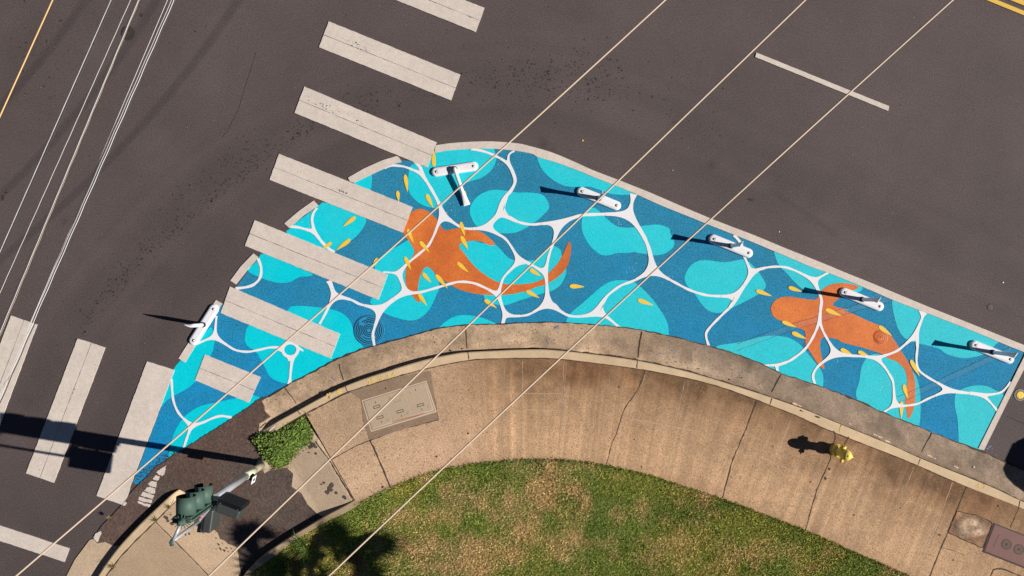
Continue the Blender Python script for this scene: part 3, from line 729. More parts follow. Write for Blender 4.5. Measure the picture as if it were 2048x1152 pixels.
pools = [
 [(346, 741), (360, 722), (392, 688), (408, 668), (422, 655), (429, 672), (428, 690), (422, 709), (398, 740), (395, 756), (386, 768), (371, 779), (356, 787), (337, 798), (322, 812), (330, 780)],
 [(465, 798), (408, 810), (386, 820), (367, 835), (352, 858), (345, 875), (341, 893), (339, 916), (377, 899), (439, 858), (484, 828), (521, 800), (500, 790)],
 [(497, 651), (490, 672), (491, 686), (499, 695), (512, 704), (525, 725), (537, 749), (548, 759), (574, 767), (610, 760), (667, 728), (712, 708), (727, 697), (713, 676), (707, 661), (700, 642), (685, 627), (659, 618), (608, 612), (584, 613), (577, 618), (560, 640), (520, 650)],
 [(526, 507), (560, 520), (621, 546), (620, 552), (599, 554), (582, 563), (565, 566), (545, 563), (520, 555), (496, 541.6), (506, 530), (516, 519)],
 [(573, 465), (579, 458), (594, 444), (635, 413.5), (649, 405), (690, 415), (730, 435), (727, 454), (716, 469), (702, 481), (685, 492), (672, 501), (640, 500), (600, 480)],
 A_((150, 512), (205, 470), (330, 424), (338, 500), (320, 590), (230, 600)),
 A_((840, 300), (760, 320), (735, 390), (725, 480), (735, 600), (790, 680), (860, 735), (950, 770), (1060, 775), (1130, 720), (1190, 650), (1300, 530), (1400, 490), (1500, 460), (1600, 390), (1660, 290), (1660, 210), (1600, 130), (1300, 135), (1010, 175), (960, 220)),
 A_((1640, 585), (1540, 610), (1440, 680), (1385, 790), (1400, 880), (1460, 970)) + C_((1300, 340), (1480, 355), (1600, 330), (1740, 250), (1850, 160), (1910, 80)) + D_((500, 640), (440, 580), (300, 560), (180, 560), (60, 540)),
 [(1076, 309), (1079, 329), (1090, 346), (1109, 362), (1131, 372), (1161, 374), (1178, 373), (1197, 379), (1225, 388), (1262, 389), (1262, 380), (1187, 349), (1153, 336), (1112, 321)],
 D_((880, 820), (870, 920), (890, 1010), (960, 1130)) + F_((720, 240), (780, 270), (860, 265), (930, 245), (1040, 245), (1110, 235), (1190, 250), (1330, 270), (1440, 250), (1530, 180), (1535, 110), (1500, 40)) + D_((1800, 940), (1700, 905), (1600, 905), (1500, 920), (1380, 935), (1250, 920), (1150, 850), (1080, 780), (1010, 725), (930, 745)),
 C_((955, 500), (980, 460), (1100, 435), (1200, 460), (1340, 480), (1430, 570), (1500, 630), (1600, 640), (1750, 640), (1850, 560), (1950, 490), (2030, 530)) + F_((340, 280), (360, 340), (385, 410), (380, 480), (330, 580), (230, 650), (100, 685)) + C_((1600, 1070), (1450, 1120), (1330, 1110), (1230, 1060), (1200, 990), (1100, 800), (1000, 600)),
 [(824, 478), (796, 492), (768, 507), (753, 524), (750, 540), (762, 560), (742, 599), (745, 610), (769, 626), (791, 635), (821, 641), (842, 635), (859, 618), (870, 596), (879, 571), (868, 545), (850, 525), (835, 500)],
 [(875, 659), (885, 648), (904, 635), (926, 630), (954, 633), (979, 641), (997, 651), (995, 658), (940, 664), (880, 672), (868, 668)],
 F_((380, 990), (420, 900), (560, 780), (660, 690), (780, 590), (900, 540), (1060, 540), (1160, 590), (1300, 730), (1420, 900), (1470, 1010), (1480, 1120)) + [(1337, 680), (1239, 665), (1160, 655), (1131, 652)],
 I_((50, 600), (110, 490), (200, 435), (300, 430), (480, 450), (600, 430), (700, 425), (800, 510), (870, 600), (915, 690), (880, 760), (750, 840), (560, 935), (430, 990), (300, 965), (210, 870), (150, 780), (70, 690)),
 I_((1005, 330), (1020, 400), (1060, 490), (1150, 580), (1220, 660), (1330, 750), (1450, 780), (1550, 775), (1700, 760), (1880, 770), (1930, 755), (1945, 720), (1900, 680)) + [(1660, 542), (1622, 529), (1560, 503)],
 J_((385, 510), (430, 480), (600, 455), (750, 420), (950, 380), (1130, 395), (1250, 450), (1330, 530), (1420, 640), (1500, 740), (1530, 830), (1520, 935)) + [(1640, 783), (1566, 758), (1500, 728), (1440, 706)],
 L_((420, 50), (350, 110), (310, 200), (290, 330), (255, 450), (270, 540)) + [(1717, 812), (1766, 832), (1830, 860)] + L_((930, 800), (945, 650), (940, 450), (910, 310), (860, 230), (750, 140), (620, 90), (500, 45)),
 K_((650, 308), (645, 400), (670, 520), (710, 640), (780, 730), (900, 780), (1000, 800), (1140, 840), (1230, 900), (1400, 940), (1550, 920), (1660, 880), (1740, 800), (1790, 755)) + [(1990, 677), (1945, 659), (1859, 625), (1800, 602)],
 L_((1310, 500), (1310, 600), (1340, 750), (1350, 960)) + [(1918, 892), (1957, 905), (1966, 892), (1994, 826), (2007, 790)] + L_((1740, 430), (1650, 385), (1520, 380), (1400, 410), (1330, 460)),
]
for i, P in enumerate(pools):
    bm = bmesh.new(); ngon(bm, [W(x, y, .006) for x, y in cr(P, True, 4)]); mpart('turquoise_pool', bm, M['cyan'])

shark1 = C_((400, 210), (455, 120), (520, 95), (600, 110), (680, 170), (740, 240), (790, 320), (900, 305), (1000, 305), (1150, 330), (1230, 370), (1335, 470), (1270, 480), (1180, 440), (1080, 435), (980, 460), (950, 500), (1000, 560), (1100, 690), (1230, 800), (1380, 880), (1550, 900), (1750, 880), (1880, 820)) + \
    F_((200, 460), (300, 350), (370, 220), (415, 120), (437, 170), (430, 270), (390, 400), (300, 500), (150, 590)) + \
    C_((1800, 920), (1650, 975), (1450, 1012), (1200, 1010), (1000, 970), (870, 910), (740, 820), (610, 712), (540, 800), (515, 920), (510, 990), (535, 1090), (490, 1070), (440, 1000), (390, 920), (378, 800), (400, 680), (475, 555), (410, 430), (355, 350))
shark2 = I_((975, 920), (1010, 860), (1080, 825), (1200, 820), (1440, 850), (1500, 760), (1600, 690), (1730, 670), (1860, 690), (1905, 720), (1850, 750), (1760, 765), (1700, 830), (1630, 910), (1800, 960)) + \
    K_((120, 430), (250, 480), (400, 550), (540, 610), (660, 740), (740, 870), (800, 960)) + L_((860, 230), (885, 330), (888, 500), (870, 630), (820, 737), (795, 650), (780, 540), (800, 400), (800, 290), (770, 200), (700, 130), (600, 90), (530, 40)) + \
    K_((300, 820), (100, 770)) + J_((1680, 420), (1520, 400), (1495, 500), (1510, 600), (1540, 735), (1470, 680), (1400, 570), (1340, 470), (1330, 330), (1230, 290), (1100, 230), (1000, 180), (970, 100))
for P, lb in ((shark1, 'orange whale shark near the crosswalk with curled tail'), (shark2, 'orange whale shark at the narrow right end of the mural')):
    bm = bmesh.new(); ngon(bm, [W(x, y, .009) for x, y in cr(P, True, 3)]); mpart('orange_shark', bm, M['orange'], lb)

# white ripple lines: ribbons that flare where they meet
N = dict(N1=(841, 346), N2=(884, 434), N3=(798, 547), N4=(812, 583), N5=(997, 590), N6=(761, 619), N7=(668, 593), N8=(975, 453), N9=(1006, 423), N10=(1018, 329), N11=(1118, 450), N12=(1041, 524),
         N13=(1010, 629), N14=(1095.6, 602), N15=(1092, 543), N16=(1199, 625), N17=(1302, 541), N18=(1259, 427), N19=(1470, 592), N20=(1503, 547), N21=(1629, 561), N22=(1639, 643), N23=(1553, 730), N24=(1673, 709),
         N25=(1752, 716), N26=(1830, 671), N27=(1897, 781), N28=(1788, 811), N29=(1964, 791), M1=(629, 463), M3=(429, 674), M4=(561, 695), M6=(582, 716), M5=(384, 850), M7=(596, 697))
E = [ # (start, end, points, width, flareA, flareB)
 (None, 'N1', [(769, 336), (785, 331), (807, 333), (824, 339)], 4.5, 0, 10), (None, 'N1', [(828, 322), (839, 333)], 6, 0, 10), ('N1', 'N2', [(854, 364), (867, 386), (878, 408)], 6, 13, 24),
 ('N2', 'N3', [(875, 452), (869, 468), (860, 486), (853, 495), (833, 512), (815, 527)], 4.8, 20, 22), (None, 'N3', [(766, 544), (780, 545)], 3, 0, 20), ('N3', 'N4', [(803, 562)], 7, 24, 20),
 ('N4', 'N5', [(837, 585), (871, 576), (899, 568), (920, 563.5), (946, 566), (969, 575)], 5, 17, 16), ('N4', 'N6', [(787, 599)], 8, 20, 20), ('N6', 'N7', [(739, 613), (719, 608), (700, 599)], 5, 24, 24),
 ('N6', None, [(756, 636), (748, 659), (746, 672), (749, 692)], 5.5, 24, 0), ('N7', None, [(664, 577), (658, 561)], 8, 16, 14), ('N7', None, [(660, 607), (655, 618), (649, 630), (639, 648)], 5, 22, 0),
 ('N2', 'N8', [(898, 437), (911, 448), (929, 456.5), (952, 457)], 5, 22, 22), ('N8', 'N9', [(990, 437)], 9, 24, 24), ('N9', 'N10', [(1010, 396), (1022, 381), (1030, 364), (1027, 348)], 6.5, 26, 18),
 ('N10', None, [(1017, 313), (1021, 306), (1029, 302)], 4, 14, 0), ('N10', None, [(1006, 320), (987, 310), (965, 302), (942, 298)], 4.8, 14, 0), ('N9', 'N11', [(1022, 437), (1040, 445), (1064, 449), (1090, 447)], 5, 26, 26),
 ('N8', 'N12', [(992, 466), (1010, 477), (1023, 494), (1032, 510)], 5, 24, 20), ('N12', 'N5', [(1026, 535), (1008, 554), (1002, 569)], 4.8, 20, 14), ('N5', 'N13', [(1002, 606)], 6, 18, 22), ('N13', None, [(1005, 649)], 7, 20, 0),
 ('N13', 'N14', [(1035, 632), (1057, 629), (1076, 618)], 4.4, 22, 28), ('N12', 'N15', [(1058, 527), (1077, 538)], 4.6, 20, 18), ('N15', 'N11', [(1095, 524), (1099, 507), (1105, 490), (1111, 472)], 5, 16, 30),
 ('N15', 'N14', [(1093, 561), (1094, 580)], 6, 14, 32), ('N14', 'N16', [(1110, 610), (1125, 625), (1144, 632.5), (1172, 631.5)], 5, 30, 28), ('N16', 'N17', [(1208, 600), (1223, 584), (1244, 570), (1270, 560)], 5, 26, 26),
 ('N16', None, [(1216, 636), (1241, 657)], 5, 26, 0), ('N17', 'N18', [(1300, 507), (1292, 482), (1280, 460)], 7.5, 30, 36), ('N18', None, [(1264, 404), (1267, 388)], 7, 34, 16), ('N18', 'N11', [(1230, 428), (1197, 428.5), (1161, 431), (1138, 440)], 6, 36, 30),
 ('N17', 'N19', [(1322, 550), (1348, 564), (1379, 580), (1407, 589), (1431, 592)], 5, 30, 20), ('N19', None, [(1465, 609), (1448, 626), (1424, 650), (1413, 665), (1413, 677), (1418, 693)], 5, 20, 0),
 ('N19', 'N20', [(1487, 573)], 7, 20, 22), ('N20', None, [(1494, 525), (1488, 512)], 5, 22, 0), (None, None, [(1484, 492), (1478, 481), (1468, 470)], 6, 0, 0), ('N20', 'N21', [(1525, 537), (1547, 533.5), (1570, 534.5), (1592, 542), (1612, 552)], 4.6, 22, 20),
 ('N21', None, [(1642, 553), (1657, 545)], 4, 18, 0), ('N21', 'N22', [(1637, 582), (1643, 600), (1641, 620)], 6, 18, 12), ('N22', 'N23', [(1628, 670), (1611, 697), (1585, 718), (1568, 726)], 5, 12, 14),
 ('N23', None, [(1526, 731)], 4, 12, 0), ('N23', None, [(1555, 742)], 6, 12, 0), ('N22', 'N24', [(1647, 664), (1660, 687)], 4.6, 12, 22), ('N24', None, [(1652, 720), (1634, 735), (1626, 752), (1631, 771)], 5, 24, 0),
 ('N24', 'N25', [(1697, 711), (1729, 713)], 5, 24, 16), ('N25', 'N26', [(1776, 709), (1795, 701), (1810, 689)], 5, 14, 18), ('N26', None, [(1838, 652), (1844, 637), (1847, 623)], 5.5, 18, 20), ('N26', 'N27', [(1835, 690), (1833, 718), (1837, 739), (1855, 754), (1879, 768)], 4.6, 18, 20),
 ('N25', 'N28', [(1769, 734), (1780, 751), (1786, 764), (1788, 787)], 4.8, 18, 20), ('N28', None, [(1768, 824)], 4, 18, 0), ('N28', 'N27', [(1803, 812), (1833, 808), (1857, 797), (1878, 788)], 4.4, 18, 20),
 ('N27', 'N29', [(1926, 785), (1946, 787)], 6, 20, 18), ('N29', None, [(1998, 786), (2011, 777), (2021, 764)], 4.2, 18, 0), ('N29', None, [(1979, 803), (1995, 822)], 4.2, 18, 0),
 ('M1', None, [(624, 441), (627, 426), (634, 416)], 5, 12, 0), ('M1', None, [(609, 458), (596, 454.5), (581, 453)], 5, 12, 0), ('M1', None, [(642, 482), (656, 496), (669, 505)], 6, 12, 0),
 (None, None, [(516, 517), (522, 535), (520, 555), (509, 568), (494, 574), (471, 577)], 5.5, 0, 0), ('M3', None, [(431, 654), (433, 632)], 4.5, 22, 0), ('M3', None, [(411, 680), (394, 688)], 4, 22, 0),
 ('M3', 'M4', [(452, 689), (471, 700), (494, 703.5), (514, 700.5), (539, 695)], 4.5, 22, 16), ('M6', None, [(582, 733), (579, 768)], 5, 20, 9), ('M5', None, [(371, 841), (356, 824), (347, 802), (344, 778), (343, 758)], 4.8, 14, 0),
 ('M5', None, [(405, 845), (427, 835.5), (444, 832), (463, 835)], 4.8, 14, 0), ('M5', None, [(378, 864), (367, 896)], 4.6, 14, 0), ('M7', 'M6', [(592, 708)], 6, 12, 12)]
zi = .0115
cl_of = {}
def root_of(k):
    while cl_of.setdefault(k, k) != k: k = cl_of[k]
    return k
for i, e in enumerate(E):
    ks = [x for x in e[:2] if x] or ['solo%d' % i]
    if len(ks) == 2: cl_of[root_of(ks[0])] = root_of(ks[1])
cl_of[root_of('M7')] = root_of('M3'); cl_of[root_of('M6')] = root_of('M3'); cl_of[root_of('M4')] = root_of('M3')
bms = {}; inc = {}
def bm_for(k):
    k = root_of(k)
    if k not in bms: bms[k] = bmesh.new()
    return bms[k]
for i, (a, b, pts, w0, fa, fb) in enumerate(E):
    full = ([N[a]] if a else []) + list(pts) + ([N[b]] if b else [])
    P = resample(cr(full, n=8), max(8, int(sum(math.dist(p, q) for p, q in zip(full[:-1], full[1:]))/2.0)))
    d = np.r_[0, np.cumsum(np.hypot(*(P[1:]-P[:-1]).T))]; T = d[-1]
    FA = min(fa*1.25+3, T*.48) if a else 0; FB = min(fb*1.25+3, T*.48) if b else 0
    ws = []
    for s_ in d:
        w_ = w0*(.96+.10*math.sin(s_*.21+pts[0][0]))
        if not a and fa: w_ += (fa-w0)*max(0, 1-s_/16)**2
        if not b and fb: w_ += (fb-w0)*max(0, 1-(T-s_)/16)**2
        ws.append(w_/PPM)
    ribbon(bm_for(a or b or 'solo%d' % i), [W(x, y, zi) for x, y in P], ws); zi += .00004
    for k, F, rev in ((a, FA, 0), (b, FB, 1)):
        if not k: continue
        s_ = F if not rev else T-F
        x, y = np.interp(s_, d, P[:, 0]), np.interp(s_, d, P[:, 1]); e_ = 1.5 if not rev else -1.5
        x2, y2 = np.interp(s_+e_, d, P[:, 0]), np.interp(s_+e_, d, P[:, 1]); dx_, dy_ = x2-x, y2-y; q = math.hypot(dx_, dy_)+1e-9
        inc.setdefault(k, []).append((math.atan2(y-N[k][1], x-N[k][0]), (x, y), (dx_/q, dy_/q), w0/2+.2, F))
for k, lst in inc.items():
    c0 = N[k]; lst.sort(); poly = []
    if len(lst) < 2: continue
    for j, (an, p, d_, hw, F) in enumerate(lst):
        an2, p2, d2_, hw2, F2 = lst[(j+1) % len(lst)]
        A0_ = (p[0]-d_[1]*hw, p[1]+d_[0]*hw); B0_ = (p2[0]+d2_[1]*hw2, p2[1]-d2_[0]*hw2)
        # control points: run back along each line towards the node
        C1 = (A0_[0]-d_[0]*F*.72, A0_[1]-d_[1]*F*.72); C2 = (B0_[0]-d2_[0]*F2*.72, B0_[1]-d2_[1]*F2*.72)
        if ((an2-an) % (2*math.pi)) > math.pi*1.15: C1 = A0_; C2 = B0_
        for t in np.linspace(0, 1, 10):
            u_ = 1-t; poly.append(tuple(u_**3*A0_[i]+3*u_*u_*t*C1[i]+3*u_*t*t*C2[i]+t**3*B0_[i] for i in (0, 1)))
    bmk = bm_for(k); cc_ = bmk.verts.new(W(c0[0], c0[1], zi)); vs = [bmk.verts.new(W(x, y, zi)) for x, y in poly]; zi += .00004
    sgn_ = sum((vs[j].co.x-cc_.co.x)*(vs[(j+1) % len(vs)].co.y-cc_.co.y)-(vs[j].co.y-cc_.co.y)*(vs[(j+1) % len(vs)].co.x-cc_.co.x) for j in range(len(vs)))
    for j in range(len(vs)):
        p_, q_ = vs[j].co-cc_.co, vs[(j+1) % len(vs)].co-cc_.co
        if p_.x*q_.y-p_.y*q_.x > -1e-9 and sgn_ < 0 or p_.x*q_.y-p_.y*q_.x < 1e-9 and sgn_ > 0: continue
        f = bmk.faces.new((cc_, vs[j], vs[(j+1) % len(vs)])); f.normal_update()
        if f.normal.z < 0: f.normal_flip()
bm = bm_for('M3')
# ring and its surround
ringp = [(580.5+15.2*math.cos(t), 699.5+14*math.sin(t)) for t in np.linspace(0, 2*math.pi, 30)]
ribbon(bm, [W(x, y, zi) for x, y in ringp], [6/PPM]*30); zi += .00005
for tri in ([(552, 699), (566, 690), (578, 685), (600, 684), (603, 690), (593, 690), (580, 686.5), (571, 691), (567, 699), (569, 707)], [(569, 706), (575, 712), (583, 714), (592, 709), (586, 722), (577, 722)], [(593, 690), (606, 699), (607, 703), (599, 700), (597, 703)]):
    ngon(bm, [W(x, y, zi) for x, y in tri]); zi += .00005
for b_ in bms.values(): mpart('white_ripple_line', b_, M['white'])
# splashes of white paint
bm = bmesh.new()
for (x, y, n_, s) in ((900, 425, 10, 8), (1115, 452, 6, 6), (1335, 560, 8, 8), (1262, 540, 6, 7), (1235, 441, 5, 6), (612, 445, 9, 6), (1000, 330, 4, 6), (1765, 770, 4, 6), (1675, 722, 3, 4)):
    for _ in range(n_):
        cx, cy, r = x+rnd.gauss(0, s), y+rnd.gauss(0, s), rnd.uniform(.35, .8)
        ngon(bm, [W(cx+math.cos(t)*r, cy+math.sin(t)*r, .0105) for t in (0, 1.2, 2.4, 3.7, 5)])
mpart('paint_splashes', bm, M['white'])['kind'] = 'stuff'

# an old trench seam telegraphing through the paint
for pts, wd in (([(1475, 694), (1580, 655), (1690, 622), (1775, 598)], 12), ([(1795, 800), (1880, 765), (1960, 727), (2022, 700)], 12)):
    ex = [(pts[0], pts[-1])]
    bm = bmesh.new(); ribbon(bm, [W(x, y, .0112) for x, y in pts], [wd/PPM]*len(pts)); mpart('trench_seam', bm, M['film_light'])
    bm = bmesh.new(); crack(bm, [(x, y-wd/2) for x, y in pts], 1.0, .0113, .5, 61); mpart('seam_edge', bm, M['film_dark'])
    bm = bmesh.new(); crack(bm, [(x, y+wd/2+1) for x, y in pts], .8, .0113, .5, 62); mpart('seam_edge', bm, M['film_dark'])

# small yellow fish
fishes = [((868, 333), (867.5, 300)), ((810, 348.8), (815, 384)), ((794.8, 381.6), (797.5, 403)), ((852.5, 388), (866, 416)), ((926.6, 380.6), (932, 409)), ((921, 443.4), (929.5, 472.5)), ((921.9, 472), (936, 499.4)), ((815, 458), (826.5, 486)),
 ((839.4, 482.5), (859, 505)), ((809.4, 513.4), (822, 540)), ((914.4, 524.7), (937, 545)), ((845, 546), (862, 565)), ((871, 549), (895, 576.5)), ((836.6, 587), (853.6, 612)), ((1059.5, 538.5), (1081, 552)), ((1052, 581.5), (1079, 596)),
 ((968.5, 599.5), (993.5, 616)), ((755, 516), (744, 536)), ((711, 433.5), (686, 453)), ((700.6, 478.5), (673, 500)), ((663, 485), (645, 497)), ((1139, 572.5), (1168.5, 573.5)), ((1275, 599.5), (1306.5, 610.5)), ((1512, 581), (1543.5, 592)),
 ((1577, 574.5), (1604, 583.5)), ((1651, 618.5), (1683, 632)), ((1564, 643), (1592.5, 654.5)), ((1583.5, 665), (1612.5, 677.5)), ((1757.5, 652), (1783.5, 671.5)), ((1681, 698), (1705.5, 710.5)), ((1716, 703), (1740, 714)), ((1821, 719.5), (1839, 752.5)),
 ((1807, 769), (1815.5, 798)), ((1803, 802.5), (1802.4, 836.5))]
prof = [(0, 0), (.03, .45), (.10, .8), (.25, 1), (.42, .95), (.6, .74), (.8, .44), (.93, .2), (1, .05)]
for (hx, hy), (tx, ty) in fishes:
    L_f = math.dist((hx, hy), (tx, ty)); ux, uy = (tx-hx)/L_f, (ty-hy)/L_f; hw = 4.3*rnd.uniform(.92, 1.08)
    if L_f < 25: hw = 3.9
    up_ = [(hx+ux*L_f*a-uy*hw*b*.92, hy+uy*L_f*a+ux*hw*b*.92) for a, b in prof]
    dn = [(hx+ux*L_f*a+uy*hw*b, hy+uy*L_f*a-ux*hw*b) for a, b in prof[1:]][::-1]
    bm = bmesh.new(); ngon(bm, [W(x, y, .0145) for x, y in up_+dn]); mpart('yellow_fish', bm, M['fish'])

# ------------------------------------------------------------------ road markings
def marking(name, quad, mt, label, cat, group=None, seam=True, z=.019, ragged=0):
    P = quad
    cx = sum(p[0] for p in P)/len(P); cy = sum(p[1] for p in P)/len(P); c = W(cx, cy, 0)
    bm = bmesh.new()
    pts = []
    if ragged:
        for i in range(len(P)):
            a, b = P[i], P[(i+1) % len(P)]; k = max(1, int(math.dist(a, b)/6))
            for j in range(k):
                t = j/k; e = ragged if j else .2
                pts.append((a[0]+(b[0]-a[0])*t+rnd.uniform(-e, e), a[1]+(b[1]-a[1])*t+rnd.uniform(-e, e)))
    else: pts = P
    slabp(bm, [W(x, y, z)-c for x, y in pts], z-.0005)
    o = bmobj(name, bm, mt); o.location = c; tag(o, label, cat, group)
    if seam and len(quad) >= 4:
        # the joint between the two tapes that make up one bar: long centre line
        a, b, c2, d = quad[:4]
        f = seam if isinstance(seam, float) else .52
        s0 = (a[0]+(d[0]-a[0])*f, a[1]+(d[1]-a[1])*f); s1 = (b[0]+(c2[0]-b[0])*f, b[1]+(c2[1]-b[1])*f)
        bm = bmesh.new(); K = 26
        pts = []; ws = []
        for i in range(K+1):
            t = i/K; pts.append(W(s0[0]+(s1[0]-s0[0])*t, s0[1]+(s1[1]-s0[1])*t+rnd.uniform(-.25, .25), z+.0012)-c); ws.append(rnd.choice((.35, .6, .9))/PPM*1.25)
        ribbon(bm, pts, ws)
        for (u, v, n_, sp) in chips.get(label, ()):
            for _ in range(n_):
                uu = u+rnd.gauss(0, sp); vv = v+rnd.gauss(0, sp*.8); r = abs(rnd.gauss(0, .7))+.35
                if not (0.02 < uu < .98 and .03 < vv < .97): continue
                x = a[0]+(b[0]-a[0])*uu+(d[0]-a[0])*vv; y = a[1]+(b[1]-a[1])*uu+(d[1]-a[1])*vv
                ngon(bm, [W(x+math.cos(t)*r*rnd.uniform(.5, 1.3), y+math.sin(t)*r*rnd.uniform(.5, 1.1), z+.002)-c for t in (0, 1, 2.1, 3.1, 4.2, 5.2)])
        bmobj('worn_seam', bm, M['seam'], o)
    return o
GB = 'crosswalk bars over the mural side of the corner'; GL = 'crosswalk bars at the left edge'
bars = [
 ([(708, -88), (968.8, 15.6), (951.4, 64), (690, -41)], 'crosswalk bar cut off by the top edge of the view'),
 ([(657.3, 42.4), (920.8, 149.3), (902, 200.7), (638, 94.4)], 'crosswalk bar on plain asphalt with black chips near its upper left end'),
 ([(608.7, 172.9), (873.3, 284.7), (854.9, 335), (589, 225.7)], 'crosswalk bar whose lower end just touches the tip of the mural border'),
 ([(558, 307.3), (825.3, 414), (805.6, 465.6), (539, 359.4)], 'crosswalk bar with a scuffed black mark in its middle, ending at the shark head'),
 ([(509.4, 440.3), (775.6, 549), (756.9, 599.7), (489.7, 491.5)], 'crosswalk bar between the shark and two turquoise pools, crossed by a cable'),
 ([(460, 573), (679.8, 667.8), (661.6, 717), (441, 626)], 'crosswalk bar beside the sewer manhole, above the white ring'),
 ([(409.4, 709), (521.5, 754), (497.8, 805.6), (389.7, 760.6)], 'shortest crosswalk bar, lying wholly inside the blue paint')]
chips = {bars[0][1]: [(.55, .5, 8, .05), (.9, .55, 3, .02)], bars[1][1]: [(.22, .38, 26, .05), (.28, .5, 14, .03), (.86, .5, 3, .02)], bars[2][1]: [(.12, .4, 34, .08), (.25, .3, 14, .06), (.45, .4, 4, .02)], bars[3][1]: [(.5, .42, 30, .018), (.2, .3, 6, .04)],
         'long crosswalk bar crossing the shadow of the traffic signal': [(.35, .5, 8, .03), (.95, .6, 5, .03)], 'crosswalk bar bordering the left tip of the blue mural': [(.5, .5, 22, .2)]}
for q, lb in bars: marking('crosswalk_bar', q, M['tan'], lb, 'crosswalk bar', GB, seam=.52, ragged=.35)
lb_ = [
 ([(74, 649), (-28, 922), (-82, 902), (22, 631)], 'crosswalk bar under the pale overhead cables at the left edge'),
 ([(210.6, 694.7), (107.5, 965.7), (51.7, 946.5), (155, 677)], 'long crosswalk bar crossing the shadow of the traffic signal'),
 ([(349, 739.7), (260, 974), (254, 997), (244.5, 1010), (193, 991.6), (294, 722.8)], 'crosswalk bar bordering the left tip of the blue mural')]
for q, lb in lb_:
    if len(q) == 6:
        o = marking('crosswalk_bar', q, M['tan'], lb, 'crosswalk bar', GL, seam=False, ragged=.4)
    else: marking('crosswalk_bar', q, M['tan'], lb, 'crosswalk bar', GL, seam=.5, ragged=.35)
marking('stop_line', [(138.7, 1096.6), (129, 1124), (0, 1082), (-260, 993), (-260, 962), (0, 1051)], M['tan'], 'wide pale stop line in the bottom left corner', 'stop line', seam=False, ragged=.3)
marking('lane_line', [(1513, 105), (1778.8, 212.5), (1776.7, 222), (1510.4, 113.9)], M['tan'], 'short pale lane dash alone on the asphalt under two cables', 'lane line', seam=False, ragged=.2)
marking('centre_line', [(1994.8, 0), (2300, 124), (2300, 133.5), (1973, 0), (1700, -111), (1700, -120)], M['yellowline'], 'lower stripe of the double yellow centre line in the top right corner', 'centre line', 'double yellow centre line', seam=False)
marking('centre_line', [(2047, 0), (2300, 102), (2300, 111.5), (2020.8, 0), (1700, -130), (1700, -139)], M['yellowline'], 'upper stripe of the double yellow centre line in the top right corner', 'centre line', 'double yellow centre line', seam=False)
# border strips of the mural
GS = 'pale border strips round the mural'
so_ = A_((1020, 110), (1200, 85), (1500, 68), (1700, 72), (1900, 90)) + D_((300, 60), (450, 100), (600, 150), (800, 235), (1000, 325), (1300, 440), (1600, 560), (1900, 690)) + I_((370, 0), (800, 165), (1100, 290), (1500, 450), (1800, 575)) + K_((400, 130), (1000, 380), (1400, 540), (2048, 800)) + [(2064, 696)]
si_ = [(869, 305.6)] + top_edge[1:] + [(2052, 706)]
SOo = cr(so_, n=4); SIi = cr(si_, n=4)
def border(name, outer, inner, label, z=.0185):
    P = list(outer)+list(inner)[::-1]; c = W(P[0][0], P[0][1], 0)
    bm = bmesh.new(); slabp(bm, [W(x, y, z)-c for x, y in P], z-.0005)
    o = bmobj(name, bm, M['tan']); o.location = c; return tag(o, label, 'border strip', GS)
border('border_strip', SOo, SIi, 'long curved pale strip between the mural and the traffic lane')
border('border_strip', [(2052, 706), (2064, 702), (2062, 712), (2031.5, 771), (1968, 900.6), (1957, 897)], [], 'straight pale strip closing the right end of the mural')
border('border_strip', A_((85, 455), (250, 360), (450, 270), (600, 225), (625, 235), (645, 262), (655, 290)), A_((105, 495), (150, 510), (330, 424), (480, 355), (600, 300)), 'pale border strip with a notched end between two upper crosswalk bars')
border('border_strip', B_((1000, 5), (850, 110), (685, 250), (740, 300), (890, 165), (1050, 60)), [], 'pale border strip beside the pool where a white line forks')
border('border_strip', B_((355, 570), (220, 710), (110, 860), (170, 900), (290, 750), (410, 610)), [], 'pale border strip with a curl of loose tape at its top')
border('border_strip', G_((490, 213), (555, 250), (160, 880), (90, 835)), [], 'pale border strip partly under the leftmost delineator base')
# old worn bar, broken in pieces
old = empty('worn_bar', W(303, 973, .03)); tag(old, 'cracked and flaking remains of an old white bar on the brown ramp asphalt', 'worn marking')
oz = rampz(np.array([303.]), np.array([973.]))[0] + .004
pcs = [[(332, 931), (330, 944), (326, 952), (317, 950), (313, 944), (322, 938)], [(311, 950), (320, 953), (315, 962), (305, 958)], [(303, 961), (314, 964), (312, 975), (301, 972), (296, 968)], [(299, 974), (311, 977), (309, 988), (296, 985), (288, 981), (293, 975)],
       [(287, 983), (296, 987), (308, 990), (306, 998), (294, 995), (281, 991)], [(279, 993), (292, 997), (305, 1000), (303, 1006), (289, 1004), (276, 999)], [(276, 1001), (288, 1006), (301, 1008), (298.6, 1014.7), (286, 1011), (274.5, 1005)]]
for P in pcs:
    bm = bmesh.new(); Q = []
    for i in range(len(P)):
        a, b = P[i], P[(i+1) % len(P)]
        for j in range(6):
            t = j/6; Q.append((a[0]+(b[0]-a[0])*t+rnd.uniform(-1.1, 1.1), a[1]+(b[1]-a[1])*t+rnd.uniform(-.9, .9)))
    ngon(bm, [W(x, y, oz)-old.location for x, y in Q]); bmobj('paint_flake', bm, M['tan'], old)
bm = bmesh.new(); c = W(196, 1072, .024); ngon(bm, [W(x, y, .0255)-c for x, y in [(202, 1062), (203, 1067), (199, 1075), (197, 1082), (194.6, 1085), (189, 1079), (187, 1075), (191, 1067)]])
o = bmobj('worn_bar', bm, M['tan']); o.location = c; tag(o, 'small chipped scrap of white paint at the top of the left concrete gutter', 'worn marking')
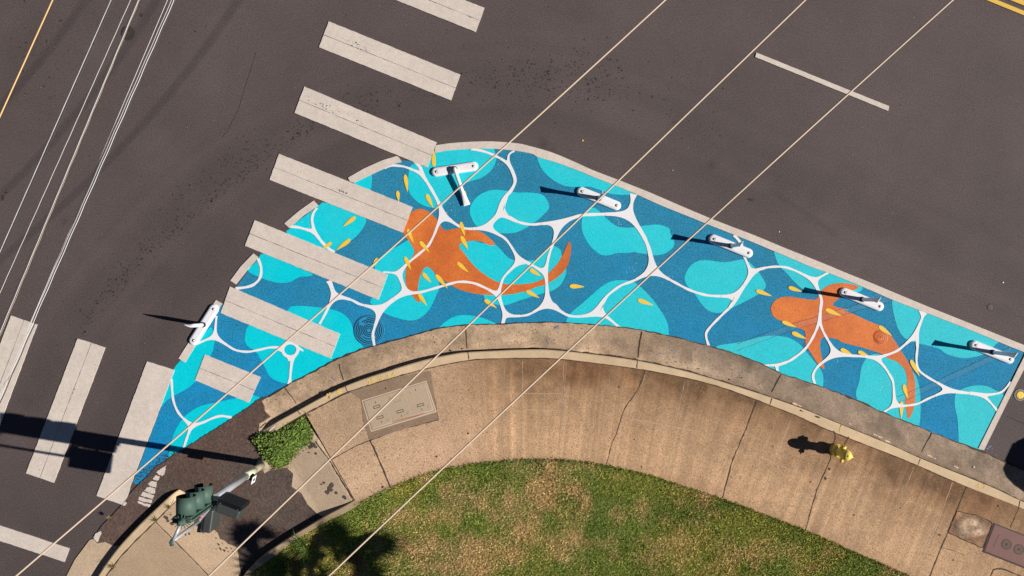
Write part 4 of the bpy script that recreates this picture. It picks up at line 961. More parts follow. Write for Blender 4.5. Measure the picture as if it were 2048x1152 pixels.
bm = bmesh.new(); c = W(249, 1007, .024); ngon(bm, [W(x, y, .0265)-c for x, y in [(251, 1003), (254, 1007), (249, 1012), (244.5, 1010), (247, 1006)]])
o = bmobj('worn_bar', bm, M['tan']); o.location = c; tag(o, 'tiny flake of white paint off the end of the crosswalk bar', 'worn marking')

# ------------------------------------------------------------------ covers and discs
def arc_rib(bm, c, r, w_, a0, a1, z, mi=0, n=40):
    P = [Vector((c[0]+r*math.cos(t), c[1]+r*math.sin(t), z)) for t in np.linspace(a0, a1, n)]
    ribbon(bm, P, [w_]*n, mi)
def cover(px, py, R, mt_disc, mt_groove, grooves, label, z, group='round iron covers in the street', marks=None, txt=None):
    c = W(px, py, 0); root = empty('manhole_cover', c); tag(root, label, 'manhole cover', group)
    bm = bmesh.new(); lathe(bm, [(R, .0), (R, z), (R*.985, z+.0008), (0, z+.0008)], 48); o = bmobj('lid', bm, mt_disc, root)
    bm = bmesh.new()
    for (r, w_, a0, a1) in grooves: arc_rib(bm, (0, 0), r, w_, math.radians(a0), math.radians(a1), z+.0018)
    if marks:
        for (r, a0, a1, k, ln) in marks:
            for i in range(k):
                a = math.radians(a0+(a1-a0)*i/(k-1)); d = Vector((math.cos(a), math.sin(a), 0)); t = Vector((-d.y, d.x, 0))
                p = d*r
                ribbon(bm, [p-d*ln/2+Vector((0, 0, z+.0021)), p+d*ln/2+Vector((0, 0, z+.0021))], [.009]*2)
                if i % 2: ribbon(bm, [p+t*.009-d*ln*.3+Vector((0, 0, z+.0024)), p+t*.009+d*ln*.3+Vector((0, 0, z+.0024))], [.006]*2)
    if txt:
        s_, rr, a0, a1, size = txt
        for i, ch in enumerate(s_):
            a = math.radians(a0+(a1-a0)*i/(len(s_)-1))
            text_mesh(bm, ch, size, (math.cos(a)*rr, math.sin(a)*rr), a-math.pi/2, z+.0023, bold=.002)
    bmobj('groove', bm, mt_groove, root); return root
M['groove'] = mat('dark_groove', (.006, .018, .045), grain=.1, bump=0)
M['lidblue'] = mat('painted_iron_blue', (.03, .30, .55), grain=.08, big=.05, bump=.2, rough=.5)
M['lidorange'] = mat('painted_iron_orange', (.68, .16, .04), grain=.1, big=.05, bump=.2, rough=.5)
M['grooveorange'] = mat('orange_groove', (.30, .06, .018), grain=.1, bump=0)
u = 1/PPM
gr = [(4.9*u, 1.4*u, 0, 360), (8.3*u, 1.5*u, 0, 360), (11.7*u, 1.5*u, 0, 360)]
gr += [(15.1*u, 1.4*u, 140, 215), (15.1*u, 1.4*u, 315, 400), (18.5*u, 1.4*u, 145, 215), (18.5*u, 1.4*u, 318, 410)]
gr += [(21.8*u, 1.5*u, 150, 405), (21.6*u, 1.4*u, 60, 130), (25.2*u, 1.6*u, 60, 100), (25.4*u, 1.6*u, 140, 415), (30*u, .7*u, 0, 360), (28.4*u, .5*u, 0, 360)]
gr = [(a_, b_*1.25, c_, d_) for a_, b_, c_, d_ in gr]
cover(737.8, 660.8, 31*u, M['lidblue'], M['groove'], gr, 'large round sewer cover painted blue with dark concentric rings', .0095, marks=[(17*u, 225, 300, 11, 4*u)], txt=('SEWER', 17*u, 118, 62, .075))
cover(1760.5, 674, 15*u, M['lidorange'], M['grooveorange'], [(5*u, .8*u, -30, 210), (9.3*u, 1*u, 200, 470), (12.8*u, .9*u, 140, 500), (1*u, 1.2*u, 0, 360)], 'small round cover painted orange on the back of the right shark', .0105, marks=[(11*u, 195, 250, 5, 2.2*u)])
c = cover(256, 66, 14.5*u, M['iron'], M['stain'], [(5*u, 1*u, 0, 360), (9*u, 1*u, 0, 360), (12.5*u, 1.1*u, 0, 360)], 'unpainted dark round cover under the overhead cables at the upper left', .004)
root = empty('survey_monument', W(2040, 790, 0)); tag(root, 'small round brass survey cap in a dark iron ring right of the mural end', 'survey cap')
bm = bmesh.new(); lathe(bm, [(13*u, 0), (13*u, .005), (12.4*u, .006), (0, .006)], 36); bmobj('ring', bm, M['iron'], root)
bm = bmesh.new(); lathe(bm, [(7.6*u, 0), (7.6*u, .009), (7*u, .011), (1*u, .011), (0, .009)], 30); bmobj('cap', bm, M['fish'], root)
bm = bmesh.new()
for k in range(22):
    a = 6.283*k/22; d = Vector((math.cos(a), math.sin(a), 0)); ribbon(bm, [d*9*u+Vector((0, 0, .0075)), d*12*u+Vector((0, 0, .0075))], [.008]*2)
bmobj('ring_lug', bm, M['bolt'], root)
bm = bmesh.new(); lathe(bm, [(6.3*u, 0), (6.3*u, .004), (5.9*u, .005), (0, .0045)], 28); o = bmobj('core_plug', bm, M['asphalt']); o.location = W(1981, 614.5, 0); tag(o, 'small round asphalt core plug in the lane above the right delineators', 'road plug')
set_col(o.data, np.full(len(o.data.vertices), 1.35))
bm = bmesh.new(); arc_rib(bm, (0, 0), 6.4*u, .7*u, 0, 6.283, .0055, n=24); bmobj('plug_rim', bm, M['stain'], o)

# ---- utility vault in the sidewalk
vz = KZ+.002
vault = empty('utility_vault', W(*V_((800, 600))[0], vz)); tag(vault, 'rectangular three-lid concrete utility vault set in the sidewalk by the kerb', 'utility vault')
vl = vault.location
def vpart(name, pts, z, mt, thick=.004, smooth=False):
    bm = bmesh.new(); slabp(bm, [W(x, y, z)-vl for x, y in V_(*pts)], thick); return bmobj(name, bm, mt, vault)
vpart('surround', [(-5, 360), (700, 135), (1325, 15), (1450, 815), (960, 945), (320, 1150), (215, 820), (180, 480)], vz+.004, M['vaultdark'], .003)
vpart('frame', [(190, 500), (1255, 175), (1430, 690), (345, 1020)], vz+.0060, M['vaultlight'], .006)
vpart('frame_gap', [(215, 515), (1243, 198), (1396, 672), (362, 990)], vz+.0075, M['joint'], .002)
vpart('frame_inner', [(226, 520), (1240, 205), (1388, 668), (368, 980)], vz+.0090, M['vaultlight'], .002)
for q in ([(238, 528), (578, 425), (690, 852), (375, 962)], [(588, 420), (900, 322), (1012, 750), (700, 848)], [(910, 318), (1234, 218), (1362, 652), (1020, 745)]):
    bm = bmesh.new(); slabp(bm, [W(x, y, vz+.0115)-vl for x, y in V_(*q)], .003); lid = bmobj('lid', bm, M['vault'], vault)
for (x, y, full) in ((440, 605, 1), (495, 780, 1), (825, 680, 1), (1160, 575, 1), (775, 500, 0)):
    p = W(*V_((x, y))[0], vz+.0125)-vl
    q = [Vector((math.cos(.29)*a-math.sin(.29)*b, math.sin(.29)*a+math.cos(.29)*b, 0))+p for a, b in ((-.07, -.024), (.07, -.024), (.07, .024), (-.07, .024))]
    bm = bmesh.new(); q = q+[q[0]]
    for i in range(4 if full else 2): ribbon(bm, [q[i], q[i+1]], [.012 if full else .007]*2)
    bmobj('lifting_slot', bm, M['joint'] if full else M['vaultdark'], vault)
for (x, y) in ((418, 530), (518, 855), (1080, 328), (848, 755), (1183, 650)):
    bm = bmesh.new(); p = W(*V_((x, y))[0], vz+.0128)-vl; ribbon(bm, [p+Vector((-.004, .024, 0)), p+Vector((.004, -.024, 0))], [.012]*2); bmobj('key_hole', bm, M['joint'], vault)
for (s_, x, y, fl) in (('n', 320, 565, 0), ('n', 985, 362, 0), ('A', 655, 462, 0), ('V', 617, 823, 0), ('U', 945, 710, 0), ('U', 1285, 605, 0)):
    p = W(*V_((x, y))[0], vz+.0127)-vl; bm = bmesh.new()
    text_mesh(bm, s_, .065, (p.x, p.y), .29, p.z); bmobj('stamped_letter', bm, M['vaultdark'], vault)
bm = bmesh.new()
pp = V_((700, 855), (1230, 712)); ribbon(bm, [W(*pp[0], vz+.0098)-vl, W(*pp[1], vz+.0098)-vl], [.028]*2)
bmobj('rust_edge', bm, mat('terracotta', (.45, .20, .13), grain=.2, bump=0), vault)

# ---- red-brown utility cover at the right edge
M['rustlid'] = mat('worn_plate', (.155, .10, .085), grain=.3, gscale=34, bump=.2)
rc = empty('utility_cover', W(2040, 1085, vz)); tag(rc, 'oxide red rectangular utility cover with two round plates at the right edge', 'utility cover'); rl = rc.location
dx, dy = 62*1.0, 24.5
def rp(name, pts, z, mt, th=.004):
    bm = bmesh.new(); slabp(bm, [W(x, y, z)-rl for x, y in pts], th); return bmobj(name, bm, mt, rc)
rp('frame', [(1986.8, 1045.6), (2125, 1099), (2103, 1158), (1965, 1104)], vz+.006, M['rustdark'], .005)
rp('lid', [(1990, 1049), (2122, 1101), (2101, 1154), (1969.5, 1102)], vz+.010, M['rust'], .003)
for (x, y) in ((2013, 1088.6), (2037.7, 1099)):
    p = W(x, y, vz+.0115)-rl; bm = bmesh.new(); ngon(bm, [(math.cos(6.283*i/28)*9.6*u, math.sin(6.283*i/28)*9.6*u, 0) for i in range(28)]); o = bmobj('round_plate', bm, M['rustlid'], rc); o.location = p
    bm = bmesh.new(); arc_rib(bm, (0, 0), 9.6*u, 1.1*u, 0, 6.283, .001, n=30); bmobj('plate_rim', bm, M['rustdark'], o)
    bm = bmesh.new(); arc_rib(bm, (0, 0), 1.4*u, 2.0*u, 0, 6.283, .0012, n=12); bmobj('plate_boss', bm, M['rustdark'], o)
for t in range(7):
    bm = bmesh.new(); x, y = 1997.5-t*1.7, 1070+t*3.6; p = W(x, y, vz+.0115)-rl; ribbon(bm, [p-Vector((.012, .004, 0)), p+Vector((.012, -.004, 0))], [.016]*2); bmobj('cast_letter', bm, M['rustdark'], rc)
# square patch of rough gravelly concrete beside it
def sqc(px, py):
    d = np.hypot((px-1942)/30, (py-1056)/20); n = fbm(px/PPM, py/PPM, 9, 121)
    v = 1.05+2.0*(n-.5); e = sm(1.35, .7, d+1.2*(fbm(px/PPM, py/PPM, 4, 125)-.5))
    v = (.72+.8*(n-.5))*(1-e)+v*e
    ring = np.exp(-((d-1.1)/.3)**2)*1.2
    r = v*(1-.35*ring)*(1+.0*e); 
    return np.stack([r*(1.0), r*(.82+.22*e), r*(.72+.38*e)], 1)
o = surf('gravel_patch', [(1914, 1022.8), (1950, 1030), (1986, 1044.7), (1974, 1072), (1965, 1096.5), (1930, 1080), (1896.5, 1065), (1902, 1045)], lambda a, b: np.full(len(a), vz+.005)+.010*np.exp(-((a-1942)/26)**2-((b-1056)/17)**2), .03, M['concrete'], sqc)
tag(o, kind='structure')
bm = bmesh.new(); q = [(1914, 1022.8), (1950, 1030), (1986, 1044.7), (1965, 1096.5), (1930, 1081), (1896.5, 1065), (1914, 1022.8)]
crack(bm, q, 1.6, vz+.009, .8, 77); bmobj('patch_joint', bm, M['joint'], o)

# ---- utility marks sprayed on the kerb
bm = bmesh.new(); kzz = KZ+.0045
ys = [((731+6.7, 765), '2'), ((746.5, 761.5), '8'), ((761.5, 757), '%'), ((776.5, 752.5), '3'), ((788, 748.5), '4')]
for (x, y), ch in ys:
    p = W(x, y, kzz); text_mesh(bm, ch, .16, (p.x, p.y), .30, kzz, bold=.004)
bmobj('sprayed_number', bm, M['chalkyel'], kerb)
bm = bmesh.new()
for (x, y), ch in (((659, 792), '%'), ((679, 783), '#')):
    p = W(x, y, kzz); text_mesh(bm, ch, .15, (p.x, p.y), .43, kzz, bold=.008)
bmobj('sprayed_number', bm, M['chalkyel'], kerb)
bm = bmesh.new()
for (x, y), ch in (((1957, 971.5), '4'), ((1969, 974), '7')):
    p = W(x, y, kzz); text_mesh(bm, ch, .13, (p.x, p.y), -.2, kzz, bold=.003)
bmobj('sprayed_number', bm, M['chalkyel'], kerb)
bm = bmesh.new(); p = [W(1680, 856, kzz), W(1683, 850, kzz), W(1679, 864, kzz)]; ribbon(bm, p, [.012]*3); bmobj('sprayed_tick', bm, M['chalkyel'], kerb)
bm = bmesh.new()
def blot(x, y, a, b, th, z):
    k = 10; pts = []
    for i in range(k):
        t = 6.283*i/k; uu = math.cos(t)*a*rnd.uniform(.5, 1.2); vv = math.sin(t)*b*rnd.uniform(.5, 1.3)
        pts.append(W(x+uu*math.cos(th)-vv*math.sin(th), y+uu*math.sin(th)+vv*math.cos(th), z))
    ngon(bm, pts)
for (x, y, a, b, th) in ((1096, 684, 6, 1.4, 1.1), (1114, 655, 6, 2, -.5), (1166, 658, 4, 1, .2), (1322, 707, 4, 1.2, .3), (1348, 715, 3.5, 1, .1), (1345, 701, 3, .9, -.2), (1352, 724, 3.5, 1, .5), (1303, 724, 4, .8, .1), (668, 758, 6, 1.4, .6), (1342, 682, 4, 1, .2), (1486, 745, 3, .8, .4), (1412, 699, 4, .7, .3)):
    blot(x, y, a, b, th, .030)
bmobj('blue_overspray', bm, M['chalkblue'], gutter)
bm = bmesh.new()
for (x, y, a, b, th) in ((1980, 893, 4, 1.5, -.4), (1975, 897, 4, 1.2, .3), (1984, 897, 2, .8, 0)): blot(x, y, a, b, th, .004)
bmobj('blue_overspray', bm, M['chalkblue'], road)
bm = bmesh.new()
for (x, y, r) in ((901, 701, 3), (924, 697, 2), (870, 685, 1.2), (1459, 759, 1.8), (1484, 755, 1.3), (569, 788, 1), (553, 800, 1.2), (1511, 762, 0)):
    if r: ngon(bm, [W(x+math.cos(t)*r*rnd.uniform(.6, 1.2), y+math.sin(t)*r*rnd.uniform(.6, 1.1), .0325) for t in (0, .9, 1.9, 2.8, 3.8, 4.8, 5.6)])
bmobj('gutter_spot', bm, M['joint'], gutter)
# ================================================================== OBJECTS
# ---- lawn: soil sheet + very many blades
lawn_poly = [tuple(p) for p in resample(LE, 160)] + [(2500, 1700), (290, 1700), (345, 1505)] + [tuple(p) for p in resample(ICi, 60)][::-1]
GREEN = np.array([.215, .262, .052]); YEL = np.array([.40, .34, .07]); DRY = np.array([.56, .39, .19]); DEEP = np.array([.11, .175, .036]); RED = np.array([.24, .105, .045])
def grasscol(px, py):
    x = px/PPM; y = py/PPM
    n1 = fbm(x, y, 1.1, 131); n2 = fbm(x, y, 3.5, 135, 3); n3 = fbm(x, y, .5, 139, 3)
    dry = np.zeros_like(x)
    for (cx, cy, sx_, sy_, a) in ((1085, 985, 60, 45, .9), (1130, 1080, 40, 55, .8), (1055, 1050, 40, 60, .7), (930, 985, 55, 30, .7), (885, 1030, 40, 28, .6), (950, 1120, 90, 50, .6), (780, 1070, 60, 50, .5), (1020, 1110, 60, 60, .6), (850, 1100, 70, 50, .5), (1170, 1000, 20, 20, .4), (1235, 955, 12, 10, .7), (1290, 1078, 16, 12, .5), (710, 1130, 60, 40, .5), (1790, 1145, 60, 40, .5), (860, 960, 60, 14, .4), (1510, 1135, 20, 20, .5)):
        dry = np.maximum(dry, a*np.exp(-((px-cx)/sx_)**2-((py-cy)/sy_)**2))
    d = .88*np.clip(dry*1.1 + (n1-.5)*1.9 + (n2-.5)*1.5 - .10 + .10*sm(1150, 900, px), 0, 1)
    deep = np.zeros_like(x)
    for (cx, cy, sx_, sy_) in ((1360, 1025, 60, 30), (1100, 925, 160, 9), (900, 1000, 40, 30), (910, 1110, 45, 35), (1440, 1010, 60, 14), (1190, 1045, 25, 50)):
        deep = np.maximum(deep, np.exp(-((px-cx)/sx_)**2-((py-cy)/sy_)**2))
    yl = np.clip((n3-.45)*3 + (n2-.5)*1.4, 0, 1)
    for (cx, cy, sx_, sy_) in ((1250, 955, 50, 12), (1400, 1000, 60, 16), (1340, 1110, 50, 30)):
        yl = np.maximum(yl, .8*np.exp(-((px-cx)/sx_)**2-((py-cy)/sy_)**2))
    c = GREEN[None]*(1-yl[:, None]*.55) + YEL[None]*yl[:, None]*.55
    c = c*(1-deep[:, None]*.6) + DEEP[None]*deep[:, None]*.6
    c = c*(1-d[:, None]) + DRY[None]*d[:, None]
    rd = (sm(.55, .7, fbm(x, y, 1.5, 145)) * sm(860, 700, px) * sm(1060, 1120, py))[:, None]
    c = c*(1-.55*rd) + RED[None]*.55*rd
    return c
lawn = surf('lawn', lawn_poly, lambda a, b: KZ-.005+.02*(fbm(a/PPM, b/PPM, 1.5, 149)-.5), .12, M['soil'], lambda a, b: grasscol(a, b)*1.15)
tag(lawn, kind='structure')
from mathutils.geometry import intersect_point_line
def inside(px, py, poly):
    c = np.zeros(len(px), bool); n = len(poly); j = n-1
    for i in range(n):
        xi, yi = poly[i]; xj, yj = poly[j]
        if yi != yj:
            m = ((yi > py) != (yj > py)) & (px < (xj-xi)*(py-yi)/(yj-yi)+xi); c ^= m
        j = i
    return c
def blades(name, px, py, z0, hgt, wid, cols, mt, parent=None, lean=.9):
    n = len(px); k = (H-KZ)/H
    X = (px-1024)/PPM*k; Y = (576-py)/PPM*k
    a = nr.random(n)*2*np.pi; wv_ = wid*(.6+.8*nr.random(n)); h = hgt*(.5+nr.random(n)); ln = lean*(.3+nr.random(n))*h
    a2 = nr.random(n)*2*np.pi
    ca, sa = np.cos(a)*wv_/2, np.sin(a)*wv_/2
    V = np.zeros((n, 3, 3), np.float32)
    V[:, 0, 0] = X-ca; V[:, 0, 1] = Y-sa; V[:, 1, 0] = X+ca; V[:, 1, 1] = Y+sa
    V[:, 2, 0] = X+np.cos(a2)*ln; V[:, 2, 1] = Y+np.sin(a2)*ln
    V[:, 0, 2] = z0; V[:, 1, 2] = z0; V[:, 2, 2] = z0+h
    me = bpy.data.meshes.new(name); me.vertices.add(n*3); me.vertices.foreach_set('co', V.ravel())
    me.loops.add(n*3); me.loops.foreach_set('vertex_index', np.arange(n*3, dtype=np.int32))
    me.polygons.add(n); me.polygons.foreach_set('loop_start', np.arange(0, n*3, 3, dtype=np.int32)); me.update(calc_edges=True)
    o = link(name, me, mt, parent)
    if cols is not None: set_col(me, np.repeat(cols, 3, 0))
    return o
NB = 520000
bx = nr.uniform(380, 2250, NB); by = nr.uniform(910, 1400, NB)
ok = inside(bx, by, lawn_poly); bx = bx[ok]; by = by[ok]
gc = grasscol(bx, by)*(1.35*(.55+.9*nr.random((len(bx), 1))))
g = blades('grass', bx, by, KZ-.01, .035, .016, gc, M['grass'], None, 1.2)
tag(g, 'short patchy green and dry brown lawn grass inside the curved sidewalk', 'grass', kind='stuff')
# grass creeping over the sidewalk edge
le = resample(LE, 900); m_ = (le[:, 0] > 700) & (le[:, 0] < 2250); le = le[m_]
ii = nr.integers(0, len(le), 9000); ex = le[ii, 0]+nr.normal(0, 2, 9000); ey = le[ii, 1]+nr.normal(1.5, 1.6, 9000)
gc = grasscol(ex, ey)*1.2
g2 = blades('grass', ex, ey, KZ+.002, .04, .016, gc, M['grass'], g, 1.3)
g2.name = 'grass_fringe'

# ---- weed clump beside the signal pole
weed_poly = Q_((120, 570), (180, 545), (250, 515), (350, 455), (470, 400), (540, 388), (590, 440), (625, 500), (645, 550), (648, 605), (600, 650), (540, 668), (480, 700), (430, 755), (390, 800), (310, 825), (250, 785), (200, 730), (180, 690), (150, 650), (115, 620))
def leaves(name, poly, n, zfun, size, mt, parent=None, flat=.5):
    xs = [p[0] for p in poly]; ys_ = [p[1] for p in poly]
    px = nr.uniform(min(xs), max(xs), n); py = nr.uniform(min(ys_), max(ys_), n)
    ok = inside(px, py, poly); px = px[ok]; py = py[ok]; jt = np.where(nr.random(ok.sum()) < .22, 3.2, 1.0); px = px+nr.normal(0, 1, ok.sum())*jt; py = py+nr.normal(0, 1, ok.sum())*jt; n = len(px)
    z = zfun(px, py)*(.25+.75*nr.random(n)**.6)+.02
    X = (px-1024)/PPM*(H-z)/H; Y = (576-py)/PPM*(H-z)/H
    a = nr.random(n)*2*np.pi; s = size*(.5+nr.random(n)); t = nr.normal(0, flat, n)
    V = np.zeros((n, 4, 3), np.float32); dxx, dyy = np.cos(a), np.sin(a)
    V[:, 0] = np.c_[X, Y, z]; V[:, 2] = np.c_[X+dxx*s, Y+dyy*s, z+s*t]
    V[:, 1] = np.c_[X+dxx*s*.5-dyy*s*.28, Y+dyy*s*.5+dxx*s*.28, z+s*(t*.5+.12)]
    V[:, 3] = np.c_[X+dxx*s*.5+dyy*s*.28, Y+dyy*s*.5-dxx*s*.28, z+s*(t*.5+.12)]
    me = bpy.data.meshes.new(name); me.vertices.add(n*4); me.vertices.foreach_set('co', V.ravel())
    me.loops.add(n*4); me.loops.foreach_set('vertex_index', np.arange(n*4, dtype=np.int32))
    me.polygons.add(n); me.polygons.foreach_set('loop_start', np.arange(0, n*4, 4, dtype=np.int32)); me.update(calc_edges=True)
    return link(name, me, mt, parent)
wp = [tuple(p) for p in cr(weed_poly, True, 3)]
def mound(px, py): return .05+.16*np.clip(dseg(px, py, wp+[wp[0]])/22, 0, 1)**.7
wd = leaves('weed_clump', wp, 17000, mound, .036, M['leaf'])
tag(wd, 'dense green leafy weeds growing at the dropped kerb end beside the signal pole', 'weeds')
bm = bmesh.new(); c0 = W(545, 856, .2)
box(bm, W(544.5, 857, .19), (.17, .016, .006), rz=.72); o = bmobj('litter_stick', bm, M['plastic']); tag(o, 'thin white plastic straw lying on the green weeds', 'straw')
M['drygrass'] = mat('dry_grass_leaf', (.19, .17, .06), grain=.1, bump=0, isl=.4)
df = leaves('dry_fringe', [tuple(p) for p in Q_((180, 690), (240, 790), (310, 840), (400, 810), (480, 715), (560, 680), (470, 740), (400, 780), (310, 815), (250, 770), (190, 690))], 5000, lambda a, b: .05+0*a, .035, M['drygrass'], wd)
df['kind'] = 'stuff'
# grass tufts in kerb joints and in the palm's shade
GT = 'small grass tufts in the pavement joints'
for (x, y, r, s_, lb, gp) in ((312, 1040, 7, .07, 'grass tuft where the left sidewalk joint meets the kerb', GT), (337, 1013, 5, .06, 'grass tuft in the left kerb joint nearest the signal head', GT), (226, 1132, 7, .07, 'half dry grass tuft low on the left kerb joint', GT), (219, 1035, 4, .05, 'tiny weed alone on the brown asphalt near the stop line', GT),
                        (602, 1088, 12, .13, 'bright grass tuft just inside the inner kerb, in the palm shade', 'lush grass tufts in the palm shade'), (610, 1104, 12, .13, 'middle bright grass tuft in the palm shade', 'lush grass tufts in the palm shade'), (563, 1138, 18, .13, 'wide bright grass tuft at the bottom edge in the palm shade', 'lush grass tufts in the palm shade'),
                        (616, 831, 5, .05, 'dark little weed at the kerb joint above the leafy clump', GT)):
    r = r if r > 10 else r*.75; n_ = int(60+r*14) if r > 10 else 34; px = nr.normal(x, r*.45, n_); py = nr.normal(y, r*.45, n_)
    cc = np.tile(np.array([[.13, .19, .04]] if r > 10 else [[.24, .21, .09]]), (n_, 1))*(.7+.7*nr.random((n_, 1)))
    o = blades('grass_tuft', px, py, KZ, s_, .014, cc, M['grass'], None, 1.3); tag(o, lb, 'grass tuft', gp)

# ---- delineators
def capsule(L_, Wd, n=14):
    pts = []; r = Wd/2
    for i in range(n+1):
        a = -math.pi/2+math.pi*i/n; pts.append((L_/2-r+r*math.cos(a), r*math.sin(a)))
    for i in range(n+1):
        a = math.pi/2+math.pi*i/n; pts.append((-L_/2+r+r*math.cos(a), r*math.sin(a)))
    return pts
def post_bm(path, wdir, smash=False):
    """round tube that flattens into a wide paddle at the top"""
    bm = bmesh.new(); n = len(path); seg = 20; rings = []
    for i, (p, t) in enumerate(path):
        a = path[max(i-1, 0)][0]; b = path[min(i+1, n-1)][0]; d = (Vector(b)-Vector(a)).normalized()
        s = (wdir - d*wdir.dot(d)).normalized(); q = d.cross(s).normalized()
        rx = .041+(.074-.041)*max(0, (t-.62)/.38)**1.2; ry = .041*(1-.80*max(0, min(1, (t-.62)/.38)))
        rings.append([bm.verts.new(Vector(p)+s*rx*math.cos(6.2832*k/seg)+q*ry*math.sin(6.2832*k/seg)) for k in range(seg)])
    for i in range(n-1):
        for k in range(seg):
            f = bm.faces.new((rings[i][k], rings[i][(k+1) % seg], rings[i+1][(k+1) % seg], rings[i+1][k])); f.smooth = True
    bm.faces.new(rings[-1]); bm.faces.new(rings[0][::-1])
    return bm
DG = 'white curb-mounted delineators round the mural'
def delineator(px, py, ang, wd_ang, label, bent=None, tilt=(0, 0)):
    root = empty('delineator_post', W(px, py, .0), math.radians(ang)); tag(root, label, 'delineator', DG)
    bm = bmesh.new(); rings = []
    for z, ins in ((.006, .0), (.030, .0), (.048, .008), (.060, .026), (.066, .055)):
        rings.append([bm.verts.new((x, y, z)) for x, y in capsule(1.02-2*ins, .205-2*ins)])
    m = len(rings[0])
    for a, b in zip(rings[:-1], rings[1:]):
        for k in range(m):
            f = bm.faces.new((a[k], a[(k+1) % m], b[(k+1) % m], b[k])); f.smooth = True
    f = bm.faces.new(rings[-1]); bmesh.ops.triangulate(bm, faces=[f])
    bmobj('base', bm, M['plastic'], root)
    bm = bmesh.new(); ribbon(bm, [Vector((-.375, y, .0665 - (.012 if abs(y) > .06 else 0))) for y in (-.058, 0, .058)], [.006]*3); bmobj('base_seam', bm, M['rubber'], root)
    for sx_ in (-1, 1):
        bm = bmesh.new(); lathe(bm, [(.030, 0), (.030, .002), (.020, .003), (.017, .012), (0, .013)], 12); o = bmobj('bolt', bm, M['bolt'], root); o.location = (sx_*.405, 0, .0662)
    bm = bmesh.new(); lathe(bm, [(.058, 0), (.055, .02), (.044, .05), (.040, .075), (0, .075)], 20); o = bmobj('rubber_joint', bm, M['rubber'], root); o.location = (0, 0, .064)
    wv_ = Vector((math.cos(math.radians(wd_ang)), math.sin(math.radians(wd_ang)), 0))
    if bent is None:
        path = [((tilt[0]*t, tilt[1]*t, .135+.70*t), t) for t in np.linspace(0, 1, 15)]
    else:
        d = Vector(bent).normalized(); path = []
        for t in np.linspace(0, 1, 20):
            if t < .10:
                a = t/.10*math.pi/2*.93; p = Vector((0, 0, .115)) + d*.035*(1-math.cos(a)) + Vector((0, 0, .035*math.sin(a)))*.9
            else: p = Vector((0, 0, .145)) + d*(.035+.80*(t-.10)/.9) + Vector((0, 0, -.085*((t-.1)/.9)))
            path.append((tuple(p), t))
    pm = post_bm(path, wv_); o = bmobj('post', pm, M['plastic'], root)
    return root
delineator(909.7, 338.6, 8.6, 0, 'knocked-over white delineator with its tube lying on the mural', bent=(-.15+.33, -1.0, 0))
delineator(1197.4, 397.4, -22, 125, 'white delineator with the middle overhead cable passing over its post')
delineator(1460.7, 492.2, -22, 78, 'white delineator between the two middle-right cables, clear of both sharks')
delineator(1722, 598.7, -22, 78, 'white delineator standing over the fin of the right shark')
delineator(1982, 704, -22, 76, 'white delineator at the right tip of the mural')
delineator(408.8, 649.3, 57.5, -80, 'white delineator by the left crosswalk, its base across a border strip', tilt=(.0, .02))

# ---- fire hydrant
hz = KZ+.003
hyd = empty('fire_hydrant', W(1670.8, 899.5, hz)); tag(hyd, 'yellow fire hydrant standing on the sidewalk just behind the kerb', 'fire hydrant')
bm = bmesh.new(); lathe(bm, [(.118, 0), (.122, .006), (.122, .03), (.112, .036), (.104, .04), (.104, .15), (.117, .156), (.120, .175), (.117, .192), (.088, .198), (.082, .21), (.078, .34), (.084, .36), (.096, .375), (.096, .46), (.088, .475)], 28); bmobj('barrel', bm, M['hydrant'], hyd)
bm = bmesh.new(); lathe(bm, [(.098, .475), (.104, .480), (.104, .502), (.098, .506), (.096, .53), (.086, .562), (.062, .588), (.034, .600), (.012, .603), (.012, .612), (0, .612)], 28); bmobj('bonnet', bm, M['hydrant'], hyd)
for ang, z, r, ln in ((100, .41, .052, .115), (-20, .43, .030, .105), (-112, .41, .030, .125)):
    a = math.radians(ang); d = Vector((math.cos(a), math.sin(a), 0)); c0 = Vector((0, 0, z))
    bm = bmesh.new(); tube(bm, [c0+d*.06, c0+d*(.07+ln*.35), c0+d*(.07+ln*.351), c0+d*(.07+ln*.7), c0+d*(.07+ln*.72), c0+d*(.07+ln*.78), c0+d*(.07+ln*.79), c0+d*(.07+ln)], [r*.85, r*.85, r*1.12, r*1.12, r*.95, r*.7, r*.32, r*.26], 16)
    bmobj('nozzle_cap', bm, M['hydrant'], hyd)
for zz, rr, nb in ((.198, .104, 8), (.036, .108, 6), (.505, .090, 0)):
    for k in range(nb):
        a = 6.283*(k+.3)/nb; bm = bmesh.new(); lathe(bm, [(.012, 0), (.012, .010), (.008, .014), (0, .014)], 6); o = bmobj('flange_bolt', bm, M['hydrant'] if zz > .1 else M['dirtypole'], hyd); o.location = (rr*math.cos(a), rr*math.sin(a), zz-.004)

hyd.scale = (1.1, 1.1, 1.08)
